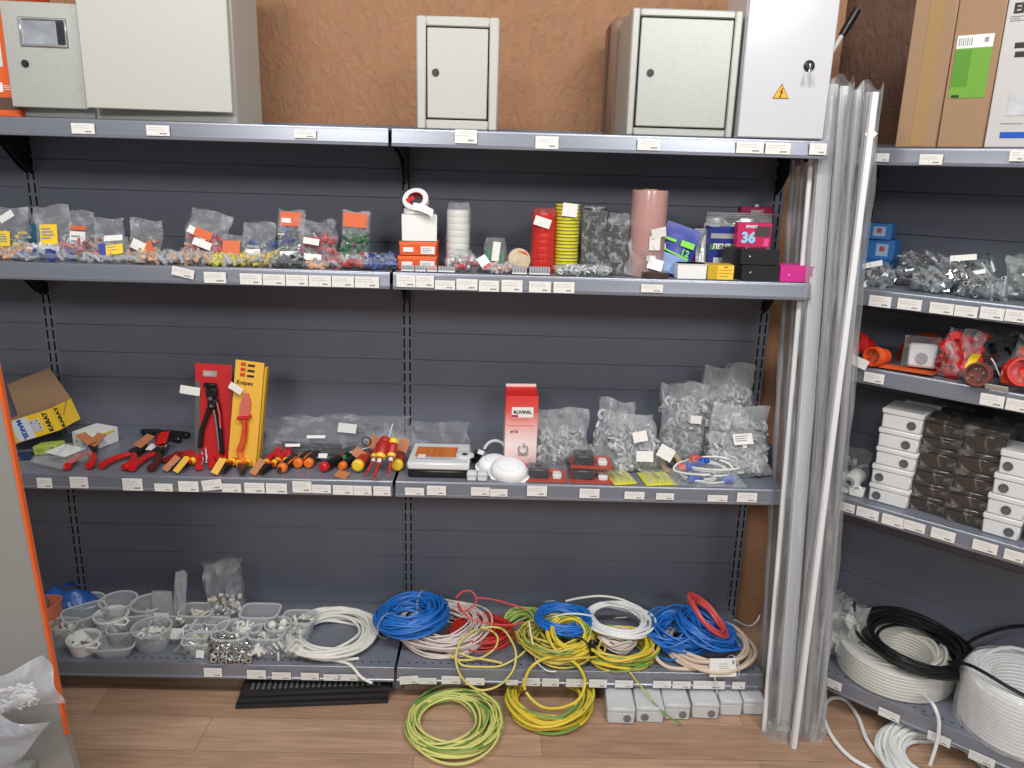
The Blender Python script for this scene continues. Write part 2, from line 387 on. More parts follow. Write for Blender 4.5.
for (bay, i), lst in TK.items():
    bn = 'left bay' if bay == 'L' else 'middle bay'
    for k, a in enumerate(lst):
        ticket(a[0], a[1], a[2], a[3], ('y', YF[i] - .0048), f'white price ticket on {SN[i]} lip of {bn}, {ORD[k]} from the left', f'price tickets on the {SN[i]} of the {bn}', a[4] if len(a) > 4 else 0)
RTK = [('top shelf', [(882, 157.5, 14, 8), (931, 159.5, 23, 10), (1017, 155.5, 15, 11)]),
       ('second shelf down', [(880, 301.5, 22, 11), (909.6, 304.5, 24, 11), (941.6, 308.5, 24, 11), (966, 311.5, 23, 11), (992, 313.5, 24, 12), (1016, 316, 22, 12)]),
       ('third shelf down', [(874, 378, 20, 10), (992, 400.5, 24, 12), (1018, 405.5, 24, 12)]),
       ('fourth shelf down', [(845, 507, 19, 9), (867.5, 513.5, 22, 10), (893, 521, 22, 11), (914, 526.5, 22, 10), (943, 535, 24, 11), (985, 547, 25, 11), (1014, 556, 20, 11)]),
       ('bottom shelf', [(832.6, 684, 18, 9), (889, 715, 21, 9), (939, 739, 23, 10), (981.6, 759, 26, 10)])]
for sn, lst in RTK:
    for k, a in enumerate(lst):
        ticket(a[0], a[1], a[2], a[3], ('r',), f'white price ticket on {sn} lip of angled right bay, {ORD[k]} from the left', f'price tickets on the {sn} of the right bay', 0, TH)
# ------------------------------------------------------------------ shared placing helpers
def on_r(px, py, off=0.0):                      # a point on a vertical plane parallel to the angled bay's front
    d = ray(px, py); t = (RO + RN * off).dot(RN) / Vector((d.x, d.y, 0)).dot(RN); return CAMP + d * t
def span(x0, x1, y1, Y, z):                     # world x-centre and width for two photo columns at depth Y, height z
    a, b = xat(x0, Y, z), xat(x1, Y, z); return (a + b) / 2, b - a
# ------------------------------------------------------------------ metal enclosures on the top shelf
ENC = mat('grey_powder_coat', (188, 188, 181), .42, var=.04, vs=200, bump=.12, bs=900, bd=.0006)
ENCS = mat('silver_hammer_coat', (180, 182, 176), .34, metal=.25, var=.10, vs=160, bump=.25, bs=500, bd=.001)
ENCW = mat('white_gloss_coat', (208, 209, 214), .16, coat=.6)
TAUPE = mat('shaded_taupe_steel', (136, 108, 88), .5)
def enclosure(label, X, Y, z, w, d, h, m, inset=True, ajar=0, yaw=0, lock=(-.38, .5), rim=.020, doorlift=0):
    t = thing('electrical_enclosure', label, 'electrical box', (X, Y, z), yaw)
    b = MB(); b.box((0, d / 2 + .004, h / 2), (w, d - .006, h), .003)
    if inset:                                    # raised flat rim round the door opening
        for sx in (-1, 1): b.box((sx * (w / 2 - rim / 2), 0, h / 2), (rim, .014, h), .003)
        for sz in (rim / 2, h - rim / 2): b.box((0, 0, sz), (w - 2 * rim, .014, rim), .003)
        b.box((0, .003, h / 2), (w - 2 * rim, .004, h - 2 * rim), 0, 1)
    b.make('body', [m, SLOT], t)
    dw, dh = (w - 2 * rim - .006, h - 2 * rim - .006) if inset else (w - .006, h - .004 - doorlift)
    piv = thing('tmp', 'a b c d', 'x'); bpy.data.objects.remove(piv)
    cz = h / 2 + (doorlift / 2 if not inset else 0)
    dm = MB().box((-dw / 2, 0, 0), (dw, .006, dh), .002)
    if not inset:
        dm.box((-dw / 2, .006, dh / 2 - .004), (dw, .012, .006)).box((-dw + .004, .006, 0), (.006, .012, dh)).box((-dw / 2, .006, -dh / 2 + .004), (dw, .012, .006))
    door = dm.make('door', m, t, (dw / 2, -.006 if inset else -.014, cz), (0, 0, ajar))
    lx, lz = -dw + (lock[0] + .5) * dw, (lock[1] - .5) * dh
    MB().cyl(.0078, 0, .003, 18, 0, Matrix.Rotation(PI / 2, 4, 'X')).cyl(.005, .003, .0036, 16, 1, Matrix.Rotation(PI / 2, 4, 'X')).box((.0045, -.0035, 0), (.004, .0016, .006), 0, 0).make('lock', [BLACK, DARKM], door, (lx, -.003, lz))
    return t, door, dw, dh
zt = ZS[3] + .0006
Yf = 1.893
# orange picture carton, mostly outside the frame
cx, cw = span(-75, 21, 115, Yf, zt)
t = thing('orange_carton', 'orange printed carton at far left end of the top shelf', 'box', (cx, Yf, zt))
MB().box((0, .09, .14), (cw, .18, .28), .002).make('carton_body', mat('orange_carton_print', (226, 96, 40), .5), t)
panel(t, 'picture_patch', .10, .09, mat('pale_print', (214, 214, 216), .5), (cw / 2 - .075, -.0006, .15), r=.01)
MB().lathe([(.018, 0), (.026, 0), (.026, .001), (.018, .001), (.018, 0)], 20, 0, Matrix.Rotation(PI / 2, 4, 'X')).make('printed_ring', INK, t, (cw / 2 - .055, -.0008, .155))
panel(t, 'dark_photo_strip', .05, .026, mat('dark_brown_print', (92, 70, 60), .6), (cw / 2 - .024, -.0006, .028))
panel(t, 'barcode_label', .016, .02, PAPER, (cw / 2 - .04, -.0006, .062))
bars(t, 'small_print', .03, 3, PAPER, (cw / 2 - .015, -.0006, .066))
# grey enclosure with a viewing window
cx, cw = span(20, 95, 117, Yf + .012, zt)
t, door, dw, dh = enclosure('grey steel enclosure with a meter window and its door ajar, left of the largest one', cx, Yf + .012, zt, cw, .13, zat(2, cx, Yf) - zt, ENCS, False, rad(5), lock=(.24 - .5 + .0, .42), doorlift=.018)
wx, wz, ww, wh = -dw * .42, dh * .22, dw * .58, dh * .25
o = MB()
for sx in (-1, 1): o.box((sx * ww / 2, 0, 0), (.006, .006, wh + .006), .002)
for sz in (-1, 1): o.box((0, 0, sz * wh / 2), (ww, .006, .006), .002)
wf = o.make('window_frame', METAL, door, (wx - .01, -.004, wz))
MB().box((0, .001, 0), (ww - .006, .001, wh - .006)).make('window_pane', mat('meter_window', (190, 196, 204), .12, metal=.5, var=.6, vs=30), wf)
panel(wf, 'dark_pane_edge', ww * .16, wh - .008, BLACK, (ww * .38, -.0006, 0))
# the largest enclosure
Yb = Yf
cx, cw = span(95, 237, 121, Yb + .015, zt)
hB = .43
t, door, dw, dh = enclosure('largest grey steel enclosure with door ajar on the top shelf', cx, Yb + .015, zt, cw, .20, hB, ENC, False, rad(5), lock=(-.35, .58), doorlift=.020)
door.location.x += .001
# the small free-standing one
cx, cw = span(417, 497, 128, Yf, zt)
enclosure('small pale grey enclosure standing alone at the middle of the top shelf', cx, Yf, zt, cw, .10, zat(17, cx, Yf) - zt, ENC, True, 0, 0, (-.36, .51), .021)
# narrow one seen from the side
cx, cw = span(606, 619, 130, 2.105, zt)
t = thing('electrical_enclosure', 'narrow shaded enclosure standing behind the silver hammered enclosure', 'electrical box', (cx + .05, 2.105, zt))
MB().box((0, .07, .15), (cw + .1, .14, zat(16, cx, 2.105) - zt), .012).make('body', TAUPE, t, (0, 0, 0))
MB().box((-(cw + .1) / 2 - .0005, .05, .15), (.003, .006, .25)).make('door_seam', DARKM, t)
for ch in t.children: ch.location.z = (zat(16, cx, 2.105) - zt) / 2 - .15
# silver hammered enclosure
cx, cw = span(625, 731, 135, Yf, zt)
enclosure('silver hammered enclosure with round dark lock beside the white one', cx, Yf, zt, cw, .20, zat(10, cx + .03, Yf) - zt, ENCS, True, 0, 0, (-.37, .50), .017)
# tall white enclosure
cx, cw = span(735, 822, 138, Yf, zt)
t = thing('electrical_enclosure', 'tall glossy white enclosure with a yellow lightning sign and keys', 'electrical box', (cx, Yf, zt))
MB().box((0, .09, .20), (cw, .17, .40), .003).make('body', ENCW, t)
door = MB().box((0, 0, 0), (cw - .002, .012, .396), .003).make('door', ENCW, t, (0, -.004, .20))
P = on_y(809, 66, Yf - .01)
lk = MB().lathe([(.0, 0), (.0125, 0), (.0115, .004), (.0085, .006), (.008, .004), (0, .004)], 22, 0, Matrix.Rotation(PI / 2, 4, 'X')).box((0, -.006, 0), (.004, .004, .011), .001, 1).make('lock', [BLACK, METAL], door, (P.x - cx, -.006, P.z - zt - .20))
for k, a in enumerate((.12, -.18)):
    MB().tube([(0, 0, -.004), (.004 * a, -.001, -.010)], .001, 6).box((math.sin(a) * .02, -.001, -.022), (.0045, .0012, .024), .0005, 0, Matrix.Rotation(-a, 4, 'Y')).make('key', METAL, lk, (.002 - .003 * k, -.009, -.004))
P = on_y(781, 93, Yf - .01)
sg = MB().prism([(-.0185, -.012), (.0185, -.012), (0, .020)], -.0008, 0).make('warning_sign', mat('sign_border', (60, 42, 20), .5), door, (P.x - cx, -.0062, P.z - zt - .20))
MB().prism([(-.0165, -.0108), (.0165, -.0108), (0, .0175)], -.0014, -.0008).make('sign_face', mat('sign_yellow', (236, 176, 40), .5), sg)
MB().prism([(.002, .010), (-.004, .001), (-.0005, .001), (-.003, -.008), (-.0045, -.006), (-.003, -.010), (.0005, -.008), (-.001, -.0065), (.004, .003), (.0005, .003), (.004, .009)], -.0018, -.0014).make('lightning_bolt', INK, sg)
# tool with a black grip leaning behind it
p0, p1 = on_y(826, 66, 2.13), on_y(858, 8, 2.13)
base = Vector((p0.x - .11, 2.10, zt)); dirv = (p1 - base)
t = thing('hand_tool', 'white rod tool with black grip leaning behind the tall white enclosure', 'tool', base)
n = dirv.length
Mr = dirv.normalized().to_track_quat('Z', 'Y').to_matrix().to_4x4()
MB().cyl(.006, 0.004, n * .9, 12, 0, Mr).make('rod', OFFW, t)
MB().lathe([(0, n - .075), (.009, n - .074), (.010, n - .05), (.011, n - .02), (.010, n - .004), (0, n)], 14, 0, Mr).make('grip', BLACK, t)
# cartons on the angled right bay
def rcarton(label, x0, x1, yb, h, d, m, off=.006, z=ZR[4], cat='box', name='carton'):
    a, b = on_r(x0, yb, off), on_r(x1, yb, off); w = (b - a).dot(RU)
    c = (a + b) / 2
    t = thing(name, label, cat, (c.x, c.y, z + .0006), TH)
    MB().box((0, d / 2, h / 2), (w - .002, d, h), .002).make('carton_body', m, t)
    return t, w
t, w = rcarton('brown carton with glossy tape at the left end of the right top shelf', 893.5, 935.5, 150, .36, .25, KRAFT)
panel(t, 'packing_tape', w * .34, .345, mat('brown_tape', (170, 138, 94), .10, coat=.8, bump=.5, bs=30), (w * .04, -.0006, .176))
t, w = rcarton('brown carton with green label beside the white printed carton', 935.5, 982.5, 149, .36, .25, KRAFT)
P = on_r(969, 67, .006); loc = P - Vector(t.location); lx, lz = loc.dot(RU), loc.z
lb = panel(t, 'green_label', .070, .118, mat('green_label_print', (112, 166, 56), .4, var=.1, vs=12), (lx + .004, -.0006, lz - .004))
panel(lb, 'white_strip', .070, .026, PAPER, (0, -.0003, .055))
panel(lb, 'dark_green_block', .032, .074, mat('deep_green_print', (88, 148, 44), .4), (-.019, -.0004, .002))
for k in range(7): panel(lb, 'barcode_stripe', .0012 if k % 2 else .002, .015, INKG, (-.030 + k * .0040, -.0009, .055))
panel(lb, 'dark_badge', .016, .0055, INK, (-.022, -.0006, -.055), r=.002)
panel(lb, 'small_square_mark', .008, .009, INKG, (.022, -.0009, .057))
t, w = rcarton('white carton with dark letters and blue block at the right photo edge', 982.5, 1110, 148, .36, .25, mat('white_carton', (200, 197, 196), .45))
def onbox(px, py):
    P = on_r(px, py, .005); d = P - Vector(t.location); return d.dot(RU), d.z
x, z = onbox(1022, 8); text(t, 'EKF', .026, INK, (x + .007, -.0008, z), bold=.0012)
x, z = onbox(1019, 17); bars(t, 'small_print', .03, 3, INKG, (x, -.0008, z + .002))
for py in (45, 54):
    x, z = onbox(1022, py); panel(t, 'black_print', .026, .011, INK, (x, -.0006, z), r=.002)
x, z = onbox(1016, 104); panel(t, 'silver_photo', .05, .046, mat('silver_photo_print', (200, 202, 206), .25, var=.25, vs=40), (x + .01, -.0006, z))
x, z = onbox(1008, 124); bars(t, 'small_print', .045, 1, INKG, (x + .008, -.0008, z + .001))
x, z = onbox(1010, 135); panel(t, 'blue_block', .062, .012, BLUE, (x + .012, -.0006, z))
# ------------------------------------------------------------------ bags
def filler(mb, kind, n, s, samp, nm=1):
    for _ in range(n):
        p = samp(); M = Matrix.Translation(p) @ Euler((R.uniform(0, 6), R.uniform(0, 6), R.uniform(0, 6))).to_matrix().to_4x4()
        k = s * R.uniform(.75, 1.2); mi = R.randrange(nm)
        if kind == 'tube': mb.lathe([(0, -k), (k * .36, -k), (k * .36, k), (k * .25, k), (0, k * .9)], 7, mi, M)
        elif kind == 'fork':
            mb.lathe([(0, -k), (k * .34, -k), (k * .28, k * .3), (0, k * .3)], 6, mi, M); mb.box((0, 0, k * .7), (k * .6, k * .12, k * .9), 0, mi, M)
        elif kind == 'ring': mb.ring(k, k * .33, M, 8, 5, mi, 2 * PI if R.random() < .3 else 4.3)
        elif kind == 'clip':
            mb.ring(k * .8, k * .3, M, 7, 4, mi, 3.9); mb.box((0, -k, 0), (k * 1.5, k * .6, k * .8), k * .1, mi, M)
        elif kind == 'box': mb.box((0, 0, 0), (k * 1.8, k * 1.2, k), k * .15, mi, M)
        elif kind == 'ball': mb.lathe([(0, -k), (k * .7, -k * .7), (k, 0), (k * .7, k * .7), (0, k)], 8, mi, M)
        elif kind == 'nut': mb.lathe([(k * .45, -k * .5), (k, -k * .5), (k, k * .5), (k * .45, k * .5), (k * .45, -k * .5)], 6, mi, M)
        elif kind == 'pipe': mb.lathe([(k * .3, -k * 1.5), (k * .42, -k * 1.5), (k * .42, k * 1.5), (k * .3, k * 1.5), (k * .3, -k * 1.5)], 9, mi, M)
def bag(label, P, w, h, t, lean=0, roll=0, yaw=0, fm=None, cont=None, fill=.6, cards=(), name='zip_bag', cat='bag', group=None, nu=9, nv=11, crumple=1.0, top=1.0, seed=None):
    rr = random.Random(seed if seed is not None else label)
    T = thing(name, label, cat, P, eul(lean, roll, yaw), group)
    ph = [(rr.uniform(0, 6), rr.uniform(4, 11), rr.uniform(4, 11)) for _ in range(5)]
    def thick(u, v):                                # half thickness
        e = max(0, 1 - abs(2 * u) ** 4) ** .5
        lo = min(1, v / .12) ** .5
        hi = 1 if v < fill else max(.10, 1 - (v - fill) / max(.05, (1 - fill)) * 1.1)
        return t / 2 * e * lo * hi + .0005
    def wob(u, v, s): return crumple * t * .10 * sum(math.sin(a + b * u * 2.2 + c * v * 1.6 + s) for a, b, c in ph) * min(1, v * 4)
    def wx(v): return w * (1 + (top - 1) * v)
    def pt(u, v, s):
        x = u * wx(v) + crumple * w * .025 * math.sin(ph[0][0] + 9 * v) * (abs(2 * u) ** 2)
        z = v * h + (crumple * h * .022 * math.sin(ph[1][0] + 7 * u) if v > .9 else 0)
        off = crumple * t * .12 * math.sin(ph[2][0] + 5 * u + 3 * v) * v
        return (x, s * thick(u, v) + off + wob(u, v, s) * (.6 if v < fill else 1), max(0, z))
    b = MB()
    for s in (-1, 1): b.grid(lambda i, j: pt(i - .5, j, s), nu, nv)
    b.make('bag_film', fm or FILM, T, recalc=False, smooth=60)
    if cont:
        kind, ms, n, s = cont
        ms = ms if isinstance(ms, (list, tuple)) else [ms]
        c = MB()
        def samp():
            u = rr.uniform(-.44, .44); v = rr.uniform(.03, fill * .98); q = thick(u, v) * .7
            return Vector((u * wx(v), rr.uniform(-q, q), v * h + s * .4))
        filler(c, kind, n, s, samp, len(ms))
        c.make('contents', list(ms), T)['kind'] = 'stuff'
    for cd in cards:
        u, v, cw, chh, m, nm_ = cd[:6]; cr = cd[6] if len(cd) > 6 else 0; lines = cd[7] if len(cd) > 7 else 0
        inside = nm_ in ('header_card', 'insert_card') and lines >= 0
        y = -thick(u, v) - .0022 - crumple * t * .16
        cp = panel(T, nm_, cw, chh, m, (u * wx(v), y, v * h), (0, cr, 0), th=.0006)
        if lines: bars(cp, 'small_print', cw * .8, abs(lines), INKG if m is not INK else PAPER, (0, -.0006, chh * .28), pitch=chh * .62 / max(1, abs(lines)), th=chh * .09)
    return T
def bagpx(label, x0, y0, x1, y1, z, Y=None, t=.03, lean=.2, roll=0, yaw=0, **k):
    xm = (x0 + x1) / 2
    if Y is None: Y = on_z(xm, y1, z).y
    X = xat(xm, Y, z); s = mpp((X, Y, z)); w = (x1 - x0) * s; h = (zat(y0, X, Y) - z) / math.cos(lean)
    return bag(label, (X, Y, z + .0008), w, h, t, lean, roll, yaw, **k)
def flatbag(label, xm, wpx, Y, z, depth, t, yaw=0, **k):     # bag lying on its back on the shelf, foot of the bag to the front
    X = xat(xm, Y, z); s = mpp((X, Y, z)); k.setdefault('fill', .8)
    return bag(label, (X, Y, z + t * .5), wpx * s, depth, t, rad(86), 0, yaw, **k)
z2 = ZS[2] + .0008
YW = mat('yellow_terminal_vinyl', (226, 200, 84), .4); RDT = mat('red_terminal_vinyl', (190, 60, 66), .4); BLT = mat('blue_terminal_vinyl', (54, 78, 148), .4)
TAN = mat('beige_terminal_vinyl', (212, 166, 128), .45); GRT = mat('green_terminal_vinyl', (52, 110, 70), .4); CLT = mat('clear_grey_plastic', (168, 172, 178), .3); DKT = mat('black_terminal_vinyl', (52, 54, 60), .4)
TEAL = mat('teal_card', (44, 96, 122), .45)
TK_ = TICKET
# back row, left to right
bagpx('terminal bag with yellow label and a white ticket stuck high, leftmost on second shelf', -6, 208, 30, 252, z2, 1.985, .035, .15, cont=('fork', [YW, CLT], 26, .011), fill=.45, cards=[(-.05, .34, .034, .036, YELLOW, 'insert_card', 0, 4), (-.02, .80, .038, .017, TK_, 'ticket', rad(-32))])
bagpx('narrow teal card bag standing between two yellow labelled bags', 31, 214, 42, 250, z2, 2.02, .012, .12, roll=rad(4), cards=[(0, .42, .026, .066, TEAL, 'insert_card', 0, 0)], fill=.5)
bagpx('terminal bag with yellow label and white straw, right of the teal card', 40, 206, 76, 252, z2, 1.985, .034, .18, roll=rad(-6), cont=('tube', [CLT, OFFW], 20, .007), fill=.45, cards=[(-.02, .42, .042, .048, YELLOW, 'insert_card', rad(3), 4)])
bagpx('small hanging bag with white card and orange header strip', 69, 211, 93, 252, z2, 1.995, .02, .15, roll=rad(2), cont=('box', [OFFW], 8, .006), fill=.4, cards=[(0, .30, .038, .055, PAPER, 'insert_card', 0, 3), (0, .62, .038, .010, ORANGE, 'header_strip')])
bagpx('wide clear bag with yellow terminals behind the white and yellow card', 94, 219, 124, 252, z2, 1.99, .022, .2, cont=('fork', [YW, CLT], 14, .007), fill=.55)
bagpx('hanging bag with white ticket over orange card, left of the shelf gap', 128, 220, 160, 252, z2, 1.97, .022, .2, roll=rad(5), cont=('fork', [TAN, RDT], 16, .011), fill=.5, cards=[(-.12, .33, .034, .024, TK_, 'ticket', rad(20), 0), (.16, .30, .028, .026, ORANGE, 'insert_card', rad(-30), 0)])
bagpx('tilted zip bag of red terminals with two white tickets', 180, 211, 221, 257, z2, 1.945, .03, .28, roll=rad(12), cont=('fork', [RDT, RDT, RDT, TAN], 80, .012), fill=.5, cards=[(-.02, .52, .044, .022, ORANGE, 'insert_card', rad(8), 0), (-.16, .52, .050, .018, TK_, 'ticket', rad(14)), (.02, .34, .046, .018, TK_, 'ticket', rad(8))])
bagpx('orange header card packet lying low beside the tilted red bag', 221, 236, 243, 254, z2, 1.945, .014, .35, cards=[(0, .5, .042, .036, ORANGE, 'header_card', 0, 0)], cont=('fork', [TAN], 6, .006))
bagpx('clear zip bag of blue terminals with white ticket in the middle of left bay', 243, 223, 275, 256, z2, 1.945, .026, .25, cont=('fork', [BLT, BLT, CLT], 26, .012), fill=.5, cards=[(-.12, .22, .036, .022, TK_, 'ticket', rad(-3))])
bagpx('tall packet with orange header above blue and silver terminals', 277, 211, 303, 257, z2, 1.96, .022, .18, roll=rad(2), cont=('tube', [METAL, BLT, CLT], 34, .011), fill=.6, cards=[(0, .83, .052, .034, ORANGE, 'header_card', 0, 0), (-.16, .80, .022, .011, PAPER, 'ticket'), (.0, .16, .042, .020, TK_, 'ticket', rad(-4))])
bagpx('crumpled zip bag of red terminals with two tickets, right of the tall orange packet', 298, 221, 336, 259, z2, 1.94, .038, .22, cont=('fork', [RDT, RDT, RDT, CLT], 80, .012), fill=.6, crumple=1.6, cards=[(-.08, .50, .038, .015, TK_, 'ticket', rad(8)), (-.04, .16, .042, .016, TK_, 'ticket', rad(5))])
for k, (dx, lab) in enumerate(((2, 'green terminal packet with orange header hidden behind its twin'), (0, 'green terminal packet with orange header at front near the bay seam'))):
    bagpx(lab, 340 + dx, 212 + 2 * (1 - k) - (0 if k else 2), 366 + dx, 257, z2, 1.965 - .022 * k, .018, .14, roll=rad(3), cont=('tube', [GRT, GRT, METAL], 44, .012), fill=.60, cards=[(0, .84, .056, .034, ORANGE, 'header_card', 0, 0)] + ([(.04, .14, .038, .018, TK_, 'ticket', rad(5))] if k else []))
# front row lying flat
rowf = [('pale orange terminal bag lying flat at the far left shelf end', 8, 42, 1.90, .10, .022, TAN, 0), ('flat bag of dark blue terminals, leftmost blue one at the front', 43, 62, 1.889, .09, .017, BLT, .1),
 ('flat bag with white and red pieces behind the dark blue bag', 62, 52, 1.935, .08, .034, RDT, -.2), ('flat white wrapped packet lying left of the red triangle bag', 46, 34, 1.93, .07, .03, OFFW, .3),
 ('flat silver grey packet with orange print at the front edge', 100, 48, 1.888, .085, .016, CLT, 0), ('flat clear bag of tan terminals near the wide grey bag', 130, 42, 1.905, .08, .016, TAN, -.15),
 ('flat wide grey empty looking bag left of the pale orange pile', 152, 46, 1.888, .10, .020, CLT, .15),
 ('flat bag of pale orange terminals under the tilted red bag', 189, 42, 1.895, .09, .028, TAN, -.05), ('flat bag of olive yellow terminals in front of the orange header packet', 224, 34, 1.888, .09, .020, mat('olive_terminal_vinyl', (204, 196, 70), .4), .1),
 ('flat bag of bright yellow terminals in the middle of left bay', 256, 40, 1.889, .10, .028, YW, -.05), ('flat bag of black and grey terminals right of the yellow terminals', 288, 34, 1.888, .09, .022, DKT, .05),
 ('flat bag of beige terminals in front of the crumpled red bag', 314, 26, 1.887, .08, .014, TAN, .1), ('flat bag of pinkish red terminals near the bay seam', 346, 42, 1.889, .10, .030, RDT, -.1),
 ('flat bag of navy blue terminals with crumpled tail beside the seam', 378, 34, 1.889, .11, .028, BLT, .06)]
for lab, xm, wp, Y, dep, th, m, yw in rowf:
    flatbag(lab, xm, wp, Y, z2, dep, th, yw, cont=('tube', [m, m, m, CLT] if m is not CLT else [m, CLT, TAN], 60 if th > .018 else 34, .0125), crumple=1.2, fill=.85)
# red and yellow cards among them
def card(label, xm, ym, wpx, hpx, Y, m, roll=0, lean=.5, name='product_card', lines=0, z=None, group=None):
    P = on_y(xm, ym, Y); s = mpp(P)
    o = MB().box((0, 0, 0), (wpx * s, .0012, hpx * s)).make(name, m, None, P, eul(lean, roll, 0)); tagit(o, label, 'card', group)
    if lines: bars(o, 'small_print', wpx * s * .8, lines, INKG, (0, -.001, hpx * s * .25), pitch=hpx * s * .6 / lines, th=hpx * s * .07)
    return o
bagpx('small bag of glossy red terminals among the yellow labelled cards', 79, 236, 106, 256, z2, 1.93, .03, .3, roll=rad(-8), cont=('tube', [RED, REDD], 40, .008), fill=.8)
bagpx('small bag with purple blue card between red and yellow ones', 103, 240, 114, 256, z2, 1.925, .014, .3, roll=rad(-20), cards=[(0, .5, .018, .03, mat('violet_card', (60, 70, 160), .5), 'insert_card')], fill=.7)
bagpx('small packet with yellow card under a white ticket, middle left', 106, 239, 130, 256, z2, 1.92, .016, .4, roll=rad(-10), cards=[(.0, .45, .040, .024, YELLOW, 'insert_card', 0, 2), (-.06, .98, .044, .014, TK_, 'ticket', rad(4))], cont=('fork', [CLT], 8, .006))
# ------------------------------------------------------------------ middle bay, second shelf
def carton(label, X, Y, z, w, d, h, m, yaw=0, name='carton', cat='box', group=None, r=.0012, roll=0):
    t = thing(name, label, cat, (X, Y, z), (0, roll, yaw), group)
    MB().box((0, d / 2, h / 2), (w, d, h), r).make('carton_body', m, t); return t
def cpx(label, x0, y0, x1, y1, z, d, m, Y=None, yaw=0, **k):
    xm = (x0 + x1) / 2
    if Y is None: Y = on_z(xm, y1, z).y
    X, w = span(x0, x1, y1, Y, z); h = zat(y0, X, Y) - z
    return carton(label, X, Y, z, w, d, h, m, yaw, **k), w, h, X, Y
Yo = 1.925
hb = .0335
for k, lab in enumerate(('lower orange product carton with white stickers in the stack', 'upper orange product carton directly under the white box')):
    dx = .003 * k
    X, w = span(398 + 1.5 * k, 436, 250, Yo, z2)
    t = carton(lab, X, Yo + .004 * k, z2 + k * (hb + .0008), w, .10, hb, mat('orange_box_board', (228, 92, 44), .5), group='orange cartons')
    MB().box((0, .05, hb - .005), (w + .002, .102, .010), .001).make('lid', mat('orange_lid_board', (240, 110, 60), .5), t)
    panel(t, 'small_sticker', w * .28, .011, PAPER, (-w * .26, -.0015, hb * .42))
    s = panel(t, 'barcode_sticker', w * .38, .018, PAPER, (w * .27, -.0015, hb * .40)); bars(s, 'small_print', w * .3, 3, INKG, (0, -.0006, .004), pitch=.004)
zb = z2 + 2 * (hb + .0008)
X, w = span(401, 436, 238, Yo + .002, zb)
t = carton('plain white open-topped box on the two orange cartons', X + .002, Yo + .004, zb, w, .07, zat(215, X, Yo) - zb, PAPER, rad(6))
zc = zb + (zat(215, X, Yo) - zb) + .001
def roll_ring(label, P, R0, R1, hgt, ms, rot, name='tape_roll', cat='tape', group=None, core=True):
    t = thing(name, label, cat, P, rot, group)
    MB().lathe([(R1, 0), (R0, 0), (R0, hgt), (R1, hgt), (R1, 0)], 32).make('tape_body', ms[0], t)
    if core: MB().lathe([(R1 - .0025, -.0005), (R1, -.0005), (R1, hgt + .0005), (R1 - .0025, hgt + .0005), (R1 - .0025, -.0005)], 28).make('core', ms[1], t)
    return t
t = roll_ring('white and red tape roll lying on the plain white box', (X - .004, Yo + .04, zc), .036, .022, .012, (PAPER, RED), (0, 0, 0))
t = roll_ring('white and red tape roll tilted on top of the tape pile', (X - .008, Yo + .030, zc + .0275), .031, .019, .014, (OFFW, REDD), (rad(52), rad(-8), 0))
panel(t, 'red_label', .02, .012, RED, (-.012, -.0, .0146), (rad(90), 0, .4))
o = MB().grid(lambda i, j: ((i - .5) * .05, -.004 * math.sin(3 * i), (j - .5) * .018 - .010 * i * i), 6, 3).make('paper_ticket', TICKET, None, (X + .012, Yo - .004, zc + .016), (rad(-25), rad(8), 0)); tagit(o, 'white paper ticket hanging off the tape rolls above the white box', 'price tag')
# tape stacks
def stack(label, x0, x1, ytop, Y, ms, n, name='tape_stack_roll', cat='tape', grp=None, tags=(), wrap=True, R1=.4, z=None, hh=None):
    z = z2 if z is None else z
    X, w = span(x0, x1, 0, Y, z); h = zat(ytop, X, Y) - z; r = w / 2; hh = h / n
    for k in range(n):
        pl = 'lowest' if k == 0 else ('topmost' if k == n - 1 else f'{ORD[k]} from the bottom' if k < 15 else f'{ORD[n - 1 - k]} from the top')
        t = thing('tape_roll', f'{label}, {pl}', 'tape', (X + R.uniform(-.0008, .0008), Y, z + k * hh), R.uniform(0, 6), grp)
        m = ms[k % len(ms)]
        MB().lathe([(r * R1, 0), (r * .985, 0), (r, hh * .06), (r, hh * .92), (r * .985, hh * .985), (r * R1, hh * .985), (r * R1, 0)], 28).make('tape_body', m, t)
        MB().lathe([(r * R1 - .002, 0), (r * R1, 0), (r * R1, hh * .96), (r * R1 - .002, hh * .96), (r * R1 - .002, 0)], 20).make('core', PAPER, t)
    return X, r, h
def sleeve(label, X, Y, z, r, h, fm=None, crown=.02, name='film_wrap', tags=()):
    ph = R.uniform(0, 6)
    T = thing(name, label, 'plastic wrap', (X, Y, z))
    b = MB()
    def f(i, j):
        a = 2 * PI * i; rr = r + .0015 + .0010 * math.sin(7 * a + ph + 9 * j) + .0008 * math.sin(13 * a + 4 * j)
        zz = j * (h + crown)
        if zz > h: rr *= 1 + .18 * math.sin(3 * a + ph) * (zz - h) / crown - .25 * (zz - h) / crown
        return (rr * math.cos(a), rr * math.sin(a), zz)
    b.grid(f, 32, 14).make('wrap_film', fm or FILM, T, smooth=60, recalc=False)
    for (a, zz, w, hh, rot) in tags: panel(T, 'ticket', w, hh, TICKET, (math.sin(a) * (r + .004), -math.cos(a) * (r + .004), zz), (0, rot, a))
    return T
Yt = 1.955
wt = mat('white_tape_vinyl', (232, 232, 226), .3)
X, r, h = stack('white insulating tape roll in the wrapped white stack', 447, 469, 210, 1.97, [wt], 9, grp='white tape stack')
sleeve('clear film wrapped round the white tape stack with gathered top', X, 1.97, z2, r + .001, h, FILM, .018)
gt = mat('green_tape_vinyl', (66, 150, 104), .35)
